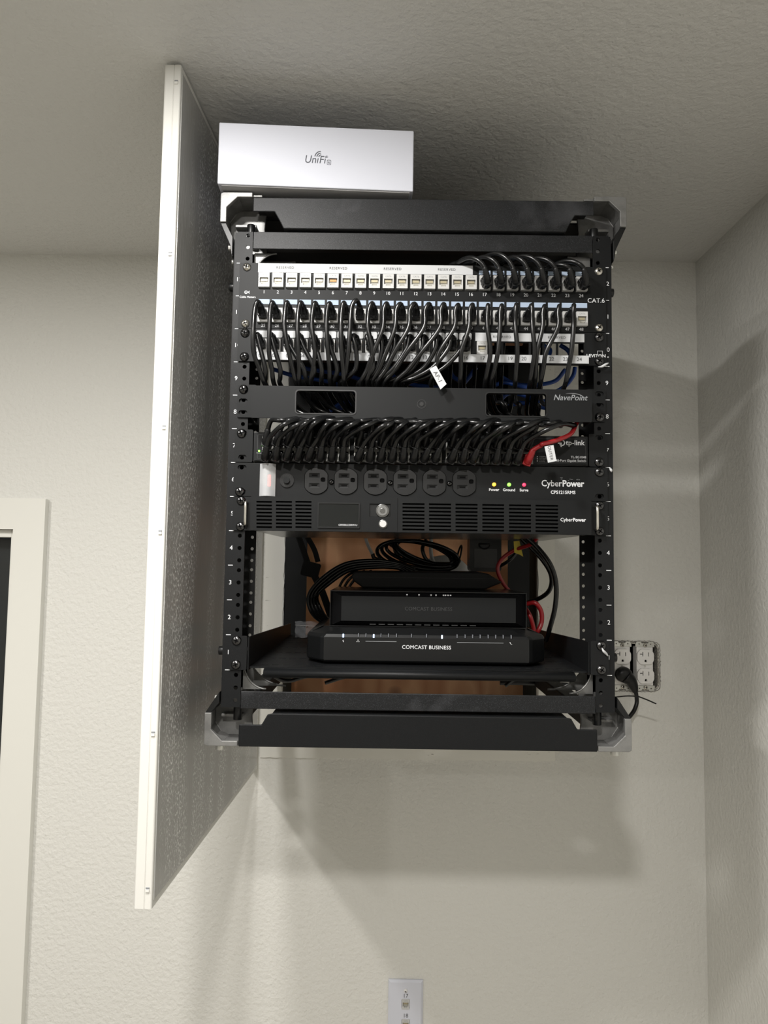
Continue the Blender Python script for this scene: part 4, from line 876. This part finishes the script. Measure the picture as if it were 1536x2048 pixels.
def receptacle(x, z, label):
    r = empty('wall_outlet', (x, W, z-.019), label, 'outlet', 'duplex wall outlets'); yf = W-.006
    mb = MB()
    for sg in (1, -1):
        pl_ = [(x-.0145, z+sg*.0385), (x+.0145, z+sg*.0385), (x+.0145, z+sg*.0475), (x+.010, z+sg*.0475), (x+.009, z+sg*.052), (x+.004, z+sg*.0475), (x-.004, z+sg*.0475), (x-.009, z+sg*.052), (x-.0145, z+sg*.0475)]
        hs = [circ(x, z+sg*.0418, .0021, 10), circ(x-.0115, z+sg*.0445, .0013, 8), circ(x+.0118, z+sg*.0445, .0013, 8)]
        plate(mb, [(x-.019, z+sg*.0385), (x+.019, z+sg*.0385), (x+.019, z+sg*.0435), (x+.0165, z+sg*.049), (x+.008, z+sg*.049), (x+.006, z+sg*.0455), (x-.006, z+sg*.0455), (x-.008, z+sg*.049), (x-.0165, z+sg*.049), (x-.019, z+sg*.0435)], hs, W-.0032, W-.0020, 'zinc')
    mb.build('yoke', r, recalc=False)
    for sg in (1, -1): screw(MB(), x+.0005, z+sg*.0418, W-.0033, 'steel', .0042, .2).build('screw', r, recalc=False)
    MB().box(x-.0165, x+.0165, W-.002, W+.02, z-.0385, z+.0385, 'recept').build('body', r, bevel=.001)
    for sg in (1, -1):
        zz = z+sg*.0191; mb = MB()
        ou = [(x+max(-.0166, min(.0166, .0176*cos(t))), zz+max(-.0148, min(.0148, .0176*sin(t)))) for t in [2*pi*k/48 for k in range(48)]]
        hs = [[(x+.0048, zz+.0010), (x+.0066, zz+.0010), (x+.0066, zz+.0088), (x+.0048, zz+.0088)], [(x-.0068, zz+.0010), (x-.0050, zz+.0010), (x-.0050, zz+.0098), (x-.0068, zz+.0098), (x-.0068, zz+.0062), (x-.0118, zz+.0062), (x-.0118, zz+.0045), (x-.0068, zz+.0045)],
              [(x-.0024, zz-.0105), (x+.0024, zz-.0105), (x+.0024, zz-.0075), (x+.0015, zz-.0058), (x-.0015, zz-.0058), (x-.0024, zz-.0075)]]
        plate(mb, ou, hs, W-.0075, W-.0021, 'recept'); mb.box(x-.013, x+.008, W-.0026, W-.00205, zz-.011, zz+.010, 'deepblack'); text(mb, '20', .0030, x-.0090, zz+.0018, W-.0076, 'greyprint') if False else None
        mb.build('socket_face', r, recalc=False)
    MB().cyl((x, W-.002, z), (x, W-.0030, z), .0022, 'zinc', 12).build('center_screw', r)
oc = at(1289, 1332, W)
receptacle(oc.x, oc.z, 'white duplex outlet in the wall box with both sockets empty')
receptacle(oc.x-.0462, oc.z, 'white duplex outlet half behind the rack, black plug in its lower socket')
pg = empty('power_plug', at(1248, 1350, W-.01), 'black power plug and cord in the left wall outlet', 'plug')
c = at(1249, 1350, W-.02); mb = MB(); prf = [(-.0078, .015), (-.012, .017), (-.019, .0165), (-.024, .014), (-.027, .008)]
n = 24; vs = []
for y, r_ in prf: vs += [(c.x+r_*cos(2*pi*j/n), W+y, c.z+r_*sin(2*pi*j/n)*.93) for j in range(n)]
mb.add(vs, [(k*n+j, k*n+(j+1) % n, (k+1)*n+(j+1) % n, (k+1)*n+j) for k in range(4) for j in range(n)]+[list(range(n)), [4*n+j for j in range(n)]], 'black', True)
mb.tube(cr([(c.x+.003, W-.017, c.z-.003), at(1262, 1362, W-.018), at(1268, 1375, W-.02), at(1271, 1385, W-.022)], 5), [.0145-.0010*k*.62 for k in range(16)], 'black', 14)
mb.build('plug_body', pg)
P = cr([at(1269.5, 1378, W-.021), at(1273, 1392, W-.022), at(1273, 1408, W-.024), at(1265, 1426, W-.03), at(1248, 1440, W-.04), at(1212, 1436, W-.07), at(1178, 1415, W-.09), at(1150, 1375, W-.10), at(1110, 1368, W-.11), at(1040, 1366, W-.12), at(1000, 1366, W-.12)], 7)
MB().tube(P, .0040, 'black', 12).build('cord', pg)
P = cr([at(1200, 1398, .40), at(1228, 1394.5, .41), at(1255, 1392, .42), at(1277, 1393, .43)], 5)+cr([at(1278, 1393.4, .43), at(1295, 1400, .435), at(1312, 1407.5, .44)], 4)
o = MB().tube(P, .0013, 'black', 6).build('cable_tie', loc=P[0]); tag(o, 'thin black cable tie tail sticking out right below the wall outlets', 'cable tie')
# ---------------------------------------------------------------- network wall plate (bottom)
wp = empty('wall_plate', (.0068, W, -.792), 'pale network wall plate with ports 17 and 18, low on the back wall', 'wall plate')
wx0, wx1, wz1 = -.0272, .0407, -.678; wz0 = wz1-.114; xm = (wx0+wx1)/2+.0002
j17, j18 = at(811, 2004, W), at(811, 2044, W)
mb = MB(); hl = [rrect(q.x-.0078, q.x+.0078, q.z-.0080, q.z+.0080, .0005) for q in (j17, j18)]
plate(mb, rrect(wx0+.004, wx1-.004, wz0+.004, wz1-.004, .0008), hl, W-.0062, W-.0040, 'boxwhite')
A_ = [(wx0, wz0), (wx1, wz0), (wx1, wz1), (wx0, wz1)]; B_ = [(wx0+.004, wz0+.004), (wx1-.004, wz0+.004), (wx1-.004, wz1-.004), (wx0+.004, wz1-.004)]
mb.add([(a, W-.0003, b) for a, b in A_]+[(a, W-.0028, b) for a, b in A_]+[(a, W-.0062, b) for a, b in B_], [(i, (i+1) % 4, 4+(i+1) % 4, 4+i) for i in range(4)]+[(4+i, 4+(i+1) % 4, 8+(i+1) % 4, 8+i) for i in range(4)], 'boxwhite')
mb.build('cover_plate', wp, recalc=False)
for q in (j17, j18): jack(wp, q.x, q.z, W-.0060+.004-.001, s=1.0)
mb = MB(); t1, t2 = at(811, 1988, W), at(811, 2027.5, W); text(mb, '17', .0105, t1.x, t1.z, W-.0064, 'ink'); text(mb, '18', .0105, t2.x, t2.z, W-.0064, 'ink'); mb.build('lettering', wp, recalc=False)
c = at(811, 1977.5, W); screw(MB(), c.x, c.z, W-.0063, 'recept', .0038, 1.2).build('screw', wp, recalc=False)
# ---------------------------------------------------------------- scraps of white tape
for pts, l in (([(1196, 734, -.006), (1204, 733, -.008), (1211, 729, -.009), (1217, 726, -.007)], 'torn white tape scrap on the right rack post below the printed logo'), ([(1219, 936, -.003), (1222, 940, -.006), (1223, 944, -.005)], 'tiny white flake on the right rack post edge beside the switch'), ([(1204, 1296, -.008), (1207, 1302, -.009), (1212, 1307, -.007), (1216, 1312, -.006)], 'pale twist tie end on the right shelf screw')):
    P = cr([at(*p) for p in pts], 5); n = len(P); o = MB().tube(P, [.0004+.0013*sin(pi*(k+.4)/n) for k in range(n)], 'tape', 6).build('tape_scrap', loc=P[0]); tag(o, l, 'scrap')
for o in PROTO: bpy.data.objects.remove(o)
for o in bpy.data.objects:
    if o.type == 'MESH' and 'kind' not in o and o.parent is None and 'label' not in o: print('UNTAGGED', o.name)
